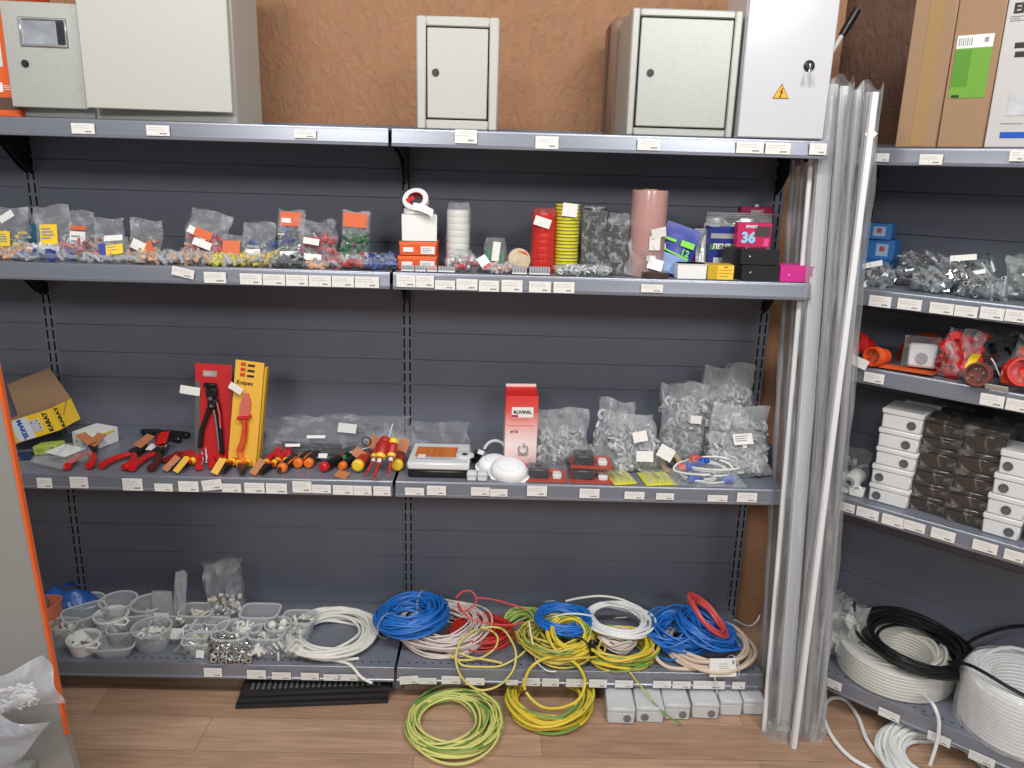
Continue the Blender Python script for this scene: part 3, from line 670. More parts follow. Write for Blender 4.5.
X, r, h = stack('green insulating tape roll in the short bagged stack', 485, 504, 250, 1.95, [gt], 2, grp='green tape stack')
sleeve('clear bag round the short green tape stack with white ticket', X, 1.95, z2, r + .002, h + .008, FILM, .022, tags=[(.1, .05, .018, .046, rad(6))])
P = on_z(518, 268, z2)
t = thing('tape_roll', 'orange and white wrapped tape roll standing on its rim', 'tape', (P.x, 1.95, z2), (0, 0, rad(12)))
rr_ = 11.5 * mpp((P.x, 1.95, z2 + .02))
Mt = Matrix.Translation((0, 0, rr_)) @ Matrix.Rotation(PI / 2, 4, 'X')
MB().lathe([(rr_ * .45, -.011), (rr_ * .93, -.011), (rr_, -.007), (rr_, .007), (rr_ * .93, .011), (rr_ * .45, .011), (rr_ * .45, -.011)], 30, 0, Mt).make('tape_body', mat('orange_white_wrap', (238, 206, 186), .3, var=.25, vs=60), t)
MB().lathe([(0, .0115), (rr_ * .9, .0115), (rr_ * .9, .012), (0, .012)], 26, 0, Mt).make('label_disc', mat('orange_swirl_label', (238, 200, 170), .4, var=.5, vs=55), t)
MB().prism([(-rr_ * .8, -rr_ * .5), (rr_ * .8, -rr_ * .55), (rr_ * .5, -rr_ * .85), (-rr_ * .4, -rr_ * .9)], -.0132, -.0122, 0, Matrix.Translation((0, 0, rr_))).prism([(-.2 * rr_, .85 * rr_), (.5 * rr_, .75 * rr_), (.75 * rr_, .4 * rr_), (.2 * rr_, .62 * rr_)], -.0132, -.0122, 0, Matrix.Translation((0, 0, rr_))).make('orange_print', ORANGE, t)
rt_ = mat('red_tape_vinyl', (212, 40, 34), .3)
X, r, h = stack('red insulating tape roll in the wrapped red stack', 531, 553, 213, 1.955, [rt_], 9, grp='red tape stack')
sleeve('clear wrap round the red tape stack with a ticket near its top', X, 1.955, z2, r + .0015, h, film('red_clear_film', (240, 90, 80), .12, .3, .3), .012, tags=[(-.15, h * .86, .040, .022, rad(16))])
yt_ = mat('yellow_tape_vinyl', (228, 214, 60), .3); yg_ = mat('green_stripe_tape_vinyl', (96, 112, 48), .35)
X, r, h = stack('yellow green earth tape roll in the tall striped stack', 553, 577, 204, 1.965, [yt_, yt_], 20, grp='yellow green tape stack')
for o in COL.objects:
    if o.name.startswith('tape_body') and o.data.materials[0] is yt_ and o.parent is not None:
        hh = h / 20; MB().lathe([(r * 1.0, hh * .3), (r * 1.012, hh * .3), (r * 1.012, hh * .62), (r * 1.0, hh * .62)], 28).make('green_stripe', yg_, o.parent)
card('white ticket stuck on the yellow green tape stack near its top', 570, 210, 15, 13, 1.965 - r - .004, TICKET, rad(5), 0, 'paper_ticket')
bk_ = mat('black_tape_vinyl', (46, 46, 50), .22)
X, r, h = stack('black insulating tape roll in the left wrapped black stack', 581, 603, 208, 1.955, [bk_], 9, grp='left black tape stack')
sleeve('crinkled clear wrap round the left black tape stack', X, 1.955, z2, r + .001, h, film('crinkled_film', base=.08, facing=.25, streak=.5, sc=45), .004)
X, r, h = stack('black insulating tape roll in the right wrapped black stack', 604, 626, 224, 1.955, [bk_], 7, grp='right black tape stack')
sleeve('crinkled clear wrap with loose top round the right black tape stack', X, 1.955, z2, r + .001, h, film('crinkled_film'), .026)
# pink film roll
X, w = span(627, 662, 272, 1.95, z2); h = zat(190, X, 1.95) - z2; r = w / 2
t = thing('film_roll', 'large pinkish stretch film roll standing upright on second shelf', 'film roll', (X, 1.95, z2))
MB().lathe([(r * .42, 0), (r * .98, 0), (r, .003), (r, h - .003), (r * .98, h), (r * .42, h), (r * .42, 0)], 36).make('film_body', mat('pink_stretch_film', (184, 142, 136), .22, var=.10, vs=14, bump=.3, bs=50, coat=.4), t)
MB().lathe([(r * .34, 0), (r * .42, 0), (r * .42, h + .002), (r * .34, h + .002), (r * .34, 0)], 24).make('core', KRAFT, t)
for a, zz, ww, hh, ro in ((.45, h * .52, .042, .022, rad(-10)), (.25, h * .40, .028, .034, 0), (.1, h * .22, .022, .014, 0)):
    panel(t, 'ticket', ww, hh, TICKET, (math.sin(a) * (r + .002), -math.cos(a) * (r + .002), zz), (0, ro, a))
bag('loose crumpled clear film bag at the foot of the pink roll', (xat(640, 1.90, z2), 1.905, z2), .075, .085, .03, .3, rad(10), 0, crumple=2.2, fill=.5)
bag('loose white ticket bag crumpled right of the pink roll', (xat(657, 1.895, z2), 1.897, z2), .05, .055, .02, .5, rad(-15), 0, crumple=2, fill=.5, cards=[(0, .5, .036, .028, TICKET, 'ticket', rad(30))])
# small strips of clip packs along the front
for k, (x0, x1, lab, m) in enumerate(((401, 414, 'leftmost small clear connector strip under the orange cartons', CLT), (415, 426, 'second small clear connector strip under the orange cartons', CLT), (427, 437, 'third small clear connector strip with reddish tint', mat('rosy_plastic', (206, 170, 164), .3)), (438, 455, 'wide small clear connector strip left of the foil bag', CLT), (512, 527, 'small ribbed clear connector strip right of the pink connectors', CLT), (529, 550, 'ribbed clear connector strip in front of the red tapes', CLT))):
    X, w = span(x0, x1, 272, 1.886, z2); t = thing('connector_strip', lab, 'connector', (X, 1.886, z2), 0, None)
    b = MB(); n = max(3, int(w / .006)); hh = .014 if k < 4 else .019
    for i in range(n):
        xx = -w / 2 + (i + .5) * w / n; b.box((xx, .009, hh / 2), (w / n * .85, .018, hh), .0012); b.cyl(.0012, hh, hh + .0015, 6, 0, Matrix.Translation((xx, .009, 0)))
    b.make('terminal_blocks', m, t)
    MB().box((0, .009, .003), (w, .020, .004), .001).make('carrier', OFFW, t)
for lab, xm, wp, Y, dep, th, kind, m, yw in (('clear foil bag of white bits in front of the white tape stack', 463, 34, 1.89, .07, .036, 'box', [OFFW, METAL, RED], .1), ('clear bag of pinkish connectors in front of the green tape', 499, 30, 1.888, .06, .02, 'box', [mat('rosy_plastic', (206, 170, 164), .3), CLT], -.1), ('long clear bag of transparent clips in front of the black tape stacks', 584, 56, 1.888, .05, .022, 'ring', [CLT, OFFW], .02)):
    flatbag(lab, xm, wp, Y, z2, dep, th, yw, cont=(kind, m, 60, .007), crumple=1.6)
o = card('red and white ticket leaning over the foil bag', 484, 262, 10, 13, 1.90, PAPER, rad(-35), .4, 'paper_ticket'); panel(o, 'red_stripe', .022, .006, RED, (-.0, -.001, -.012))
t = roll_ring('dark flat tape roll lying at the foot of the pink roll', (xat(655, 1.905, z2), 1.91, z2), .033, .019, .014, (mat('dark_brown_tape', (70, 58, 54), .25), KRAFT), 0)
# pouches and boxes on the right
NAVY = mat('navy_pouch', (28, 48, 150), .3, bump=.3, bs=25); LIME = mat('lime_print', (130, 220, 60), .5)
X = xat(666, 1.955, z2)
t = thing('tape_pouch', 'blue pouch with green print and number twelve, leaning by the pink roll', 'pouch', (X, 1.935, z2 + .004), eul(.22, rad(18), 0))
MB().grid(lambda i, j: ((i - .5) * .088, -.006 * math.sin(PI * i) * math.sin(PI * min(1, j * 1.15)), j * .125), 8, 10).grid(lambda i, j: ((i - .5) * .088, .004 * math.sin(PI * i), j * .125), 8, 6).make('pouch_film', NAVY, t)
panel(t, 'green_patch', .034, .015, LIME, (.020, -.009, .082), r=.004); panel(t, 'green_strip', .03, .007, LIME, (-.024, -.008, .082), r=.003)
panel(t, 'picture_patch', .07, .045, mat('tape_picture', (120, 150, 200), .4, var=.5, vs=60), (-.002, -.0085, .026)); panel(t, 'lime_line', .072, .004, LIME, (-.002, -.009, .052), (0, rad(6), 0))
text(t, '12', .022, LIME, (.020, -.010, .060), bold=.0006); text(t, 'A', .016, PAPER, (-.034, -.0098, .062), bold=.0004)
t = thing('tape_pouch', 'narrow dark red pouch edge between blue pouch and silver bags', 'pouch', (xat(692, 1.97, z2), 1.965, z2), eul(.1, rad(-8), rad(40)))
MB().box((0, 0, .035), (.03, .008, .07), .003).make('pouch_film', mat('maroon_pouch', (110, 24, 50), .35), t)
SILV = mat('silver_pouch_foil', (206, 208, 210), .22, metal=.6, var=.25, vs=30, bump=.4, bs=40)
for k, (x0, y0, x1, Y, lab) in enumerate(((702, 212, 767, 2.06, 'rear silver foil pouch with wide crimped top'), (700, 223, 735, 2.03, 'middle silver foil pouch behind the blue box'), (691, 228, 712, 1.995, 'front silver foil pouch beside the maroon one'))):
    X, w = span(x0, x1, 0, Y, z2); h = zat(y0, X, Y) - z2
    t = thing('foil_pouch', lab, 'pouch', (X, Y, z2), eul(.04, 0, 0), 'silver foil pouches')
    MB().grid(lambda i, j: ((i - .5) * w, -.014 * math.sin(PI * i) * (1 - j) - .003 * math.sin(12 * i), j * (h - .016)), 8, 6).grid(lambda i, j: ((i - .5) * w, .012 * math.sin(PI * i) * (1 - j), j * (h - .016)), 8, 6).make('pouch_film', SILV, t)
    b = MB()
    for q in range(3): b.box((0, 0, h - .014 + q * .005), (w, .004 - q * .0008, .0046), .001)
    b.make('crimped_seal', SILV, t)
MAG = mat('crimson_card', (196, 36, 92), .4)
def cpx2(*a, **k):
    t, w, h, X, Y = cpx(*a, **k); return t, w, h
t, w, h = cpx2('crimson product box at the back with a white hang tab', 735, 207, 767, 240, z2, .03, MAG, Y=2.10); text(t, 'SMART', .011, PAPER, (0, -.0006, h - .012), bold=.0004); MB().box((0, .01, h + .003), (.01, .002, .008), .001).make('hang_tab', PAPER, t)
t, w, h = cpx2('navy tape box with green band and white sticker', 706, 227, 738, 265, z2, .05, mat('navy_box_board', (34, 48, 128), .35), Y=1.965)
panel(t, 'silver_band', w * .92, .012, SILV, (0, -.0006, h - .022)); panel(t, 'green_band', w * .92, .014, mat('olive_green_print', (84, 120, 60), .4), (0, -.0006, h * .60)); text(t, 'ЛЕНТ', .017, PAPER, (-w * .1, -.0012, h * .60), bold=.0005)
panel(t, 'white_sticker', w * .5, .034, mat('milky_sticker', (206, 208, 214), .4), (-.006, -.0008, h * .24))
t, w, h = cpx2('crimson box printed with number thirty six above the black boxes', 736, 223, 770, 251, z2 + .0755, .03, MAG, Y=1.930)
text(t, '36', .034, mat('pale_blue_print', (150, 210, 240), .4), (-w * .17, -.0010, h * .38), bold=.0016); text(t, 'SMART', .009, PAPER, (-w * .1, -.0008, h - .009), bold=.0003)
panel(t, 'dark_photo', w * .44, .024, mat('photo_print_dark', (74, 62, 66), .4), (w * .24, -.0006, h * .66)); panel(t, 'pink_strip', .012, .018, mat('hot_pink_print', (240, 80, 140), .4), (w * .36, -.0010, h * .22))
BLKB = mat('black_box_film', (40, 40, 42), .18, coat=.5)
for k, (lab, y0, y1, zz) in enumerate((('lower shiny black box beside the magenta box', 266, 282, z2), ('upper shiny black box under the crimson number box', 249, 265, z2 + .0375))):
    X, w = span(741, 779, 0, 1.893, zz); t = carton(lab, X, 1.893 + .003 * k, zz, w, .09, .0365, BLKB, rad(-2 * k)); MB().box((-w * .28, -.0008, .02), (.003, .001, .003)).make('white_fleck', PAPER, t)
t, w, h = cpx2('black box standing behind the yellow label box', 722, 262, 742, 281, z2, .07, BLKB, Y=1.93)
t, w, h = cpx2('dark clear topped box under the navy tape box', 722, 247, 744, 262, z2 + .0385, .06, BLKB, Y=1.93)
t, w, h = cpx2('plain white small box at the shelf front edge', 677, 264, 706, 282, z2, .05, PAPER, Y=1.89)
MB().box((0, .025, h - .001), (w + .001, .052, .002)).make('lid', OFFW, t)
t, w, h = cpx2('yellow small box with red headed label at the shelf front', 707, 265, 733, 283, z2, .05, mat('mustard_box', (206, 170, 40), .4), Y=1.89)
l = panel(t, 'yellow_label', w * .62, h * .92, mat('amber_label', (250, 206, 70), .5), (w * .18, -.0006, h / 2)); panel(l, 'red_mark', .008, .003, RED, (0, -.0004, h * .36)); bars(l, 'small_print', w * .5, 3, mat('brown_print', (150, 100, 30), .6), (0, -.0005, h * .16), pitch=h * .2)
t, w, h = cpx2('magenta pink box at the right end of the second shelf', 779.5, 266, 814.5, 284, z2, .06, PINK, Y=1.885)
MB().box((-w * .26, -.0008, h * .45), (.0025, .001, .0025)).make('white_fleck', PAPER, t)
# ------------------------------------------------------------------ third shelf, left bay: tools
z1 = ZS[1] + .0008
# opened yellow junction box carton, tilted
P = on_z(38, 447, z1)
t = thing('opened_carton', 'opened yellow printed carton with raised kraft flap at the far left', 'box', (xat(34, 2.02, z1), 2.02, z1 + .040), (0, rad(-19), rad(-2)))
KW, KD, KH = .165, .10, .062
b = MB(); th = .0015
b.box((0, 0, KH / 2), (KW, th, KH)).box((0, KD, KH / 2), (KW, th, KH), 0, 1).box((0, KD / 2, th), (KW, KD, th), 0, 1)
for sx in (-1, 1): b.box((sx * KW / 2, KD / 2, KH / 2), (th, KD, KH), 0, 0 if sx > 0 else 1)
YB = mat('yellow_carton_print', (250, 208, 56), .5)
b.make('carton_body', [YB, KRAFT], t)
MB().prism([(-KW / 2, 0), (KW / 2, 0), (KW / 2 - .035, .10), (-KW / 2 - .005, .09)], 0, .0016).make('raised_flap', KRAFT, t, (0, KD, KH), (rad(-14), 0, 0))
MB().prism([(0, 0), (.05, 0), (.045, .03), (.01, .03)], 0, .0014).make('side_flap', KRAFT, t, (KW / 2, KD * .8, KH), (rad(10), rad(40), rad(-90)))
panel(t, 'white_band', .05, KH * .96, mat('pale_blue_band', (226, 232, 240), .5), (-.012, -.0012, KH / 2))
text(t, 'MAKEL', .018, mat('royal_blue_print', (30, 80, 180), .5), (-.012, -.0022, KH * .50), (PI / 2, PI / 2, 0), bold=.0008)
MB().box((0, 0, 0), (.030, .001, .034), .004).make('picture_of_box', mat('grey_picture', (206, 206, 208), .5), t, (.028, -.0014, KH / 2))
for a, c in ((-.008, .010), (.008, .012), (.010, -.008), (.012, .002)): panel(t, 'black_dot', .003, .003, INK, (.028 + a, -.0024, KH / 2 + c))
text(t, 'KARAT', .017, INK, (.064, -.0016, KH * .5), (PI / 2, -PI / 2, 0), bold=.0008)
text(t, 'KARAT', .018, INK, (KW / 2 + .0016, .022, KH * .5), (PI / 2, -PI / 2, PI / 2), bold=.0008)
t = thing('small_carton', 'small lime green carton lying under the opened yellow carton', 'box', (xat(46, 2.0, z1), 2.0, z1 + .0035), (0, rad(-8), rad(-6)))
MB().box((0, .02, .012), (.066, .04, .024), .001).make('carton_body', mat('lime_carton', (190, 206, 96), .5), t)
panel(t, 'dark_code', .010, .014, INKG, (.023, -.0006, .013)); bars(t, 'small_print', .03, 2, mat('olive_print', (120, 140, 40), .6), (-.008, -.0008, .015), pitch=.006)
o = MB().grid(lambda i, j: ((i - .5) * .05, (j - .5) * .05, .018 * math.sin(PI * i) * math.sin(PI * j) + .003 * math.sin(9 * i)), 8, 8).grid(lambda i, j: ((i - .5) * .05, (j - .5) * .05, 0), 8, 8).make('dark_blue_pouch', mat('ink_blue_pouch', (34, 44, 84), .4), None, (xat(22, 1.985, z1), 1.985, z1), (0, 0, .3)); tagit(o, 'dark blue pouch squeezed left of the lime green carton', 'pouch')
X, Y = xat(84, 2.06, z1), 2.06
t = carton('white small carton with yellow stripe beside the opened yellow carton', X, Y, z1, .076, .085, .044, PAPER, rad(-20))
panel(t, 'yellow_stripe', .044, .006, YELLOW, (.0, -.0006, .034)); bars(t, 'small_print', .010, 3, INKG, (-.022, -.0008, .022))
panel(t, 'yellow_side_stripe', .04, .006, YELLOW, (.0385, .05, .036), (0, 0, PI / 2))
t = flatbag('clear bag holding a folded paper sheet, lying at the left of the pliers', 46, 46, 1.90, z1, .11, .026, rad(-24), crumple=1.5, fm=FILM)
panel(t, 'folded_paper', .075, .06, PAPER, (-.004, -.015, .062))
# pliers lying on the shelf: local +y runs from handles to jaws
def pliers(label, tip, end, h_m, head=DARKM, tags=((.5, KRAFTD),), L=None, spread=1.0, second=None, jaw='flat', z=None, tilt=0):
    z = z or z1
    a, b_ = on_z(tip[0], tip[1], z), on_z(end[0], end[1], z); d = b_ - a; L = L or d.length; yaw = math.atan2(d.y, d.x) - PI / 2
    T = thing('pliers', label, 'hand tool', (a.x, a.y, z + .011), (0, 0, yaw))
    jx = L * .62
    for s in (-1, 1):
        pts = [(s * (.030 * spread), 0, 0), (s * (.033 * spread), L * .12, .001), (s * (.028 * spread), L * .3, .002), (s * .016, L * .46, .003), (-s * .002, jx, .004)]
        sm = [];
        for i in range(len(pts) - 1):
            for q in range(4):
                u = q / 4; sm.append(tuple(pts[i][k] * (1 - u) + pts[i + 1][k] * u for k in range(3)))
        sm.append(pts[-1])
        h = MB().tube(sm, lambda u: .0112 * (1 - .35 * u) * (.8 if u < .03 else 1), 10, flat=.85).make('handle', h_m if s < 0 or second is None else second, T)
    b = MB().lathe([(0, -.007), (.013, -.007), (.013, .007), (0, .007)], 16, 0, Matrix.Translation((0, jx, .004)))
    for s in (-1, 1):
        if jaw == 'flat': b.prismz([(s * .001, jx), (s * .016, jx + .004), (s * .010, L * .92), (s * .004, L), (s * .001, L)], -.003, .010)
        else: b.prismz([(s * .001, jx), (s * .013, jx), (s * .011, L * .8), (s * .002, L * .86)], -.003, .010)
    b.make('jaws', head, T)
    for k, (ang, m) in enumerate(tags):
        MB().box((0, .027, 0), (.026, .054, .0012), 0).make('hang_card', m, T, (.004 * k, L * .72, .016 + .006 * k), (rad(18), rad(12 - 20 * k), -ang))
    return T
pliers('red handled cutters with kraft cards, leftmost tool on the third shelf', (78, 471), (101, 444), RED, DARKM, ((.3, KRAFTD), (-.75, KRAFTD)), L=.165, spread=.85)
pliers('red handled pliers with splayed handles, second tool from the left', (113, 471), (146, 451), RED, DARKM, ((.2, KRAFTD),), L=.155, spread=1.0)
pliers('red pliers with one dark maroon grip lying beside the splayed pair', (141, 473), (172, 445), RED, DARKM, ((-.3, REDD), (-.1, RED)), L=.18, spread=.75, second=mat('maroon_grip', (86, 34, 32), .45))
pliers('black handled pliers under a white ticket at the back of the tool row', (185, 441), (150, 437), BLACK, DARKM, (), L=.14, spread=.6)
o = MB().box((0, 0, 0), (.048, .030, .0008)).make('paper_ticket', TICKET, None, (xat(157, 2.03, z1), 2.03, z1 + .020), (rad(14), 0, rad(-8))); tagit(o, 'white paper ticket lying on the black pliers at the back', 'price tag')
for k, (px, Y, m, lab, yw) in enumerate(((172, 1.985, REDD, 'dark red card lying between black pliers and maroon grip', -.5), (181, 2.0, RED, 'bright red folded card at the foot of the wire stripper card', -.7))):
    o = MB().box((0, 0, 0), (.032, .06, .0012)).make('product_card', m, None, (xat(px, Y, z1), Y, z1 + .012), (rad(10), rad(-8), yw)); tagit(o, lab, 'card')
def smallpl(label, px, py, yawd, tagm, L=.12, hm=None, sleeve=YELLOW, tags=1, tiltt=.5):
    # short insulated pliers lying jaws towards the viewer with a card tied on
    P = on_z(px, py, z1); hm = hm or RED
    T = thing('insulated_pliers', label, 'hand tool', (P.x, P.y, z1 + .012), (0, 0, rad(yawd)))
    for s in (-1, 1):
        g = MB().tube([(s * .004, .012, 0), (s * .011, .03, .002), (s * .014, .06, .005), (s * .012, L, .008)], lambda u: .0072 + .0015 * math.sin(PI * u), 9, flat=.85).make('handle', hm, T)
        MB().tube([(s * .009, .024, .001), (s * .0115, .033, .0025)], .0095, 10).make('yellow_collar', sleeve, T)
    MB().prismz([(-.012, .014), (.012, .014), (.008, -.016), (.003, -.034), (-.003, -.034), (-.008, -.016)], -.005, .006).make('jaws', DARKM, T)
    for k in range(tags):
        MB().box((0, 0, 0), (.018, .0014, .046)).make('hang_card', tagm[k % len(tagm)], T, (-.012 + .030 * k, -.022, .010), (rad(-50), rad(22 - 8 * k), rad(-8)))
    return T
AMB = mat('amber_card', (226, 178, 66), .6)
smallpl('insulated pliers with one kraft and one amber card, left of the silver tipped tool', 182, 469, -18, [KRAFTD, AMB], tags=2)
pliers('grey jawed red cutters with silver tips beside the wire stripper card', (206, 471), (202, 441), RED, DARKM, (), L=.15, spread=.5)
T = thing('tweezers', 'silver pointed tweezers standing among the red cutters', 'hand tool', (xat(206, 1.97, z1), 1.965, z1 + .002), eul(.6, rad(-14), 0))
for s in (-1, 1): MB().prism([(s * .002, 0), (s * .009, .0), (s * .006, .05), (s * .010, .088), (s * .004, .05)], -.001, .001).make('arm', METAL, T)
smallpl('insulated pliers with amber card in front of the yellow knife card', 226, 471, 6, [AMB], tags=1)
smallpl('dark jawed insulated pliers right of the amber card pair', 243, 472, 14, [DARKM, AMB], tags=0, L=.10)
smallpl('red yellow insulated pliers with slanted kraft card, before the long clear bag', 266, 472, -6, [KRAFTD], tags=1)
smallpl('red yellow insulated pliers pointing left beside the black orange handles', 281, 470, 10, [KRAFTD], tags=0)
def driver(label, grip_px, tip_px, grip, cap, Lg=.10, Ls=.09, shaft=METAL, tipm=METAL, sleeve=None, rg=.0125, dz=.0, name='screwdriver', collar=None, stripe=None):
    if isinstance(grip_px, Vector):
        d = tip_px - grip_px; T = thing(name, label, 'hand tool', grip_px, (0, -math.atan2(d.z, Vector((d.x, d.y)).length), math.atan2(d.y, d.x)))
    else:
        a, b_ = on_z(*grip_px, z1), on_z(*tip_px, z1); d = b_ - a; yaw = math.atan2(d.y, d.x)
        T = thing(name, label, 'hand tool', (a.x, a.y, z1 + rg + dz), (0, 0, yaw))
    M = Matrix.Rotation(PI / 2, 4, 'Y')
    MB().lathe([(rg * .75, .012), (rg * .98, .022), (rg * .92, Lg * .45), (rg * 1.0, Lg * .7), (rg * .62, Lg * .92), (rg * .5, Lg), (0, Lg)], 14, 0, M).make('grip', grip, T)
    MB().lathe([(0, 0), (rg * .7, .0005), (rg * .95, .004), (rg, .012), (rg * .94, .016), (0, .016)], 14, 0, M).make('end_cap', cap, T)
    if collar: MB().lathe([(rg * .8, Lg * .78), (rg * .9, Lg * .82), (rg * .8, Lg * .95), (rg * .6, Lg * .96)], 14, 0, M).make('collar', collar, T)
    if stripe:
        for s in (-1, 1): MB().box((Lg * .5, s * rg * .7, rg * .55), (Lg * .55, .004, .004), .001).make('grip_inlay', stripe, T)
    sl = MB().cyl(.0042, Lg, Lg + Ls, 10, 0, M).make('shaft', shaft, T)
    MB().box((Lg + Ls + .006, 0, 0), (.014, .005, .0016), .0005).make('tip', tipm, T)
    return T
ORG = mat('orange_grip', (240, 122, 40), .4)
driver('black gripped tool with orange end, leftmost of the three orange ended ones', (281, 474), (301, 457), BLACK, ORG, .095, .03, stripe=ORG, rg=.0135)
driver('black gripped tool with orange end, middle of the three orange ended ones', (297, 469), (316, 452), BLACK, ORG, .095, .03, stripe=ORG, rg=.0135)
driver('black gripped tool with orange end beside a small white ticket', (308, 469), (324, 451), BLACK, ORG, .095, .03, rg=.0135)
o = MB().box((0, 0, 0), (.024, .016, .0008)).make('paper_ticket', TICKET, None, (xat(323, 2.0, z1), 2.0, z1 + .018), (rad(30), 0, 0)); tagit(o, 'tiny white ticket behind the three orange ended tools', 'price tag')
driver('black screwdriver with red end lying towards the back right', (322, 473), (350, 458), BLACK, RED, .095, .05, rg=.014, collar=REDD)
driver('green and black wire tool with bright green collar', (341, 464), (364, 450), BLACK, GREEN, .07, .05, rg=.010, collar=GREEN, dz=.004)
driver('black screwdriver with orange end beside the yellow ended one', (341, 471), (366, 454), BLACK, ORG, .085, .05, rg=.0115, dz=.0)
VR = mat('insulated_red', (178, 44, 36), .4); VY = mat('insulated_yellow', (246, 206, 50), .4)
driver('red screwdriver with large yellow end pointing back right, first of the insulated ones', (357, 474), (378, 449), VR, VY, .10, .04, VR, rg=.0165, dz=.004)
# drivers pointing to the front, grip at the back
for lab, g, t_, Yg, Yt, cap, rg_ in (('insulated screwdriver with red shaft pointing forward and white ferrule, left', (383, 443), (365, 476), 1.975, 1.895, VR, .0145), ('insulated screwdriver with longest red shaft overhanging the shelf lip', (386, 438), (373, 483), 1.965, 1.858, VR, .0155), ('insulated screwdriver with yellow collar pointing forward, beside the overhanging one', (394, 439), (388, 478), 1.965, 1.880, VY, .0135)):
    g3, t3 = on_y(g[0], g[1], Yg), on_y(t_[0], t_[1], Yt); t3.z = max(t3.z, z1 + .005); L3 = (t3 - g3).length
    T = driver(lab, g3, t3, VR, cap, L3 * .50, L3 * .46 - .01, VR, VR, rg=rg_, collar=VY)
    MB().lathe([(.004, L3 * .5), (.0062, L3 * .5), (.0058, L3 * .58), (.004, L3 * .58)], 12, 0, Matrix.Rotation(PI / 2, 4, 'Y')).make('white_ferrule', OFFW, T)
driver('red screwdriver with yellow end at the bay seam, tip to the back', (397, 472), (405, 444), VR, VY, .10, .03, VR, rg=.0165)
for k, (px, Y, lab, yw, lean) in enumerate(((371, 2.0, 'kraft tag standing upright behind the insulated screwdrivers', .5, .25), (363, 1.97, 'kraft tag leaning left of the upright kraft tag', -.9, .7), (402, 1.99, 'kraft tag at the bay seam behind the last screwdriver', .2, .5), (347, 1.893, 'orange kraft tag lying in front of the black and orange screwdriver', -1.2, 1.2))):
    o = MB().box((0, 0, .016), (.026, .0012, .034), 0).make('kraft_tag', KRAFTD, None, (xat(px, Y, z1 + .04), Y, z1 + (.045 if k in (0,) else .028 if k == 1 else .040 if k == 2 else .004)), eul(lean, yw, 0)); tagit(o, lab, 'card')
t = MB().ring(.012, .0016, Matrix.Rotation(PI / 2, 4, 'X'), 14).make('black_cord_loop', BLACK, None, (xat(366, 1.995, z1 + .06), 2.0, z1 + .062)); tagit(t, 'small black cord loop behind the upright kraft tag', 'cord')
# blister cards standing
def blister(label, x0, y0, x1, y1, Y, m, lean, roll):
    xm = (x0 + x1) / 2; X, w = span(x0, x1, y1, Y, z1); h = (zat(y0, X, Y + .04) - z1) / math.cos(lean)
    T = thing('blister_card', label, 'tool pack', (X, Y, z1 + abs(math.sin(roll)) * w * .5 + .0008), eul(lean, roll, 0)); return T, w, h
T, w, h = blister('red blister card with an automatic wire stripper', 195, 364, 231, 445, 1.985, RED, .12, rad(2))
MB().box((0, 0, h / 2), (w, .0015, h), 0).make('backing_card', mat('red_backing_card', (196, 36, 40), .45), T)
MB().box((-w * .43, -.001, h * .42), (w * .13, .002, h * .8), 0).make('dark_edge_strip', mat('grey_card_edge', (96, 92, 92), .5), T)
MB().box((-w * .1, -.0012, h * .90), (w * .38, .001, .016), .004).make('white_badge', mat('grey_badge', (160, 150, 148), .5), T); bars(T, 'badge_print', w * .3, 2, PAPER, (-w * .1, -.0022, h * .91), pitch=.005)
b = MB()
b.box((.0, -.012, h * .72), (.030, .014, .026), .004).box((.002, -.012, h * .60), (.024, .016, .030), .005).box((-.004, -.014, h * .79), (.034, .012, .012), .003)
b.cyl(.008, .004, .022, 14, 0, Matrix.Translation((.0, 0, h * .66)) @ Matrix.Rotation(PI / 2, 4, 'X'))
tool = b.make('stripper_head', BLACK, T)
b = MB().cyl(.005, .020, .024, 12, 0, Matrix.Translation((.0, 0, h * .66)) @ Matrix.Rotation(PI / 2, 4, 'X')).cyl(.004, .018, .023, 12, 0, Matrix.Translation((.002, 0, h * .585)) @ Matrix.Rotation(PI / 2, 4, 'X')); b.make('rivets', METAL, tool)
MB().tube([(-.006, -.012, h * .56), (-.014, -.012, h * .46), (-.026, -.012, h * .32), (-.030, -.012, h * .14)], lambda u: .0062, 9).make('left_handle', BLACK, T)
MB().tube([(.010, -.012, h * .66), (.018, -.012, h * .56), (.022, -.012, h * .38), (.028, -.012, h * .09)], lambda u: .0058, 9).make('right_handle', BLACK, T)
MB().tube([(.005, -.011, h * .54), (.010, -.011, h * .44), (.015, -.011, h * .30), (.020, -.011, h * .12)], .0028, 8).make('steel_strut', METAL, T)
MB().tube([(.016, -.019, h * .62), (.023, -.019, h * .50), (.026, -.019, h * .36)], .0022, 7).make('red_inlay', mat('pink_red_inlay', (226, 90, 90), .4), T)
panel(T, 'ticket', .052, .022, TICKET, (-w * .62, -.006, h * .72), (0, rad(6), 0))
T, w, h = blister('yellow blister card with a red cable knife', 228, 361, 256, 453, 1.955, YELLOW, .10, rad(6))
YC = mat('gold_card', (238, 186, 70), .4)
MB().box((0, 0, h / 2), (w, .0015, h), 0).make('backing_card', YC, T)
MB().box((w / 2 + .003, .014, h * .49), (.007, .022, h * .94), .002).make('side_card', mat('mustard_card', (214, 168, 30), .45), T)
for k in range(3): panel(T, 'red_code_mark', .013, .009, mat('brick_red_print', (206, 70, 40), .5), (-w * .22, -.0012, h * (.965 - .05 * k))); panel(T, 'dark_code_mark', .018, .006, INK, (w * .06, -.0012, h * (.96 - .05 * k)))
text(T, 'Knipex', .015, INK, (-w * .12, -.0016, h * .79), bold=.0003)
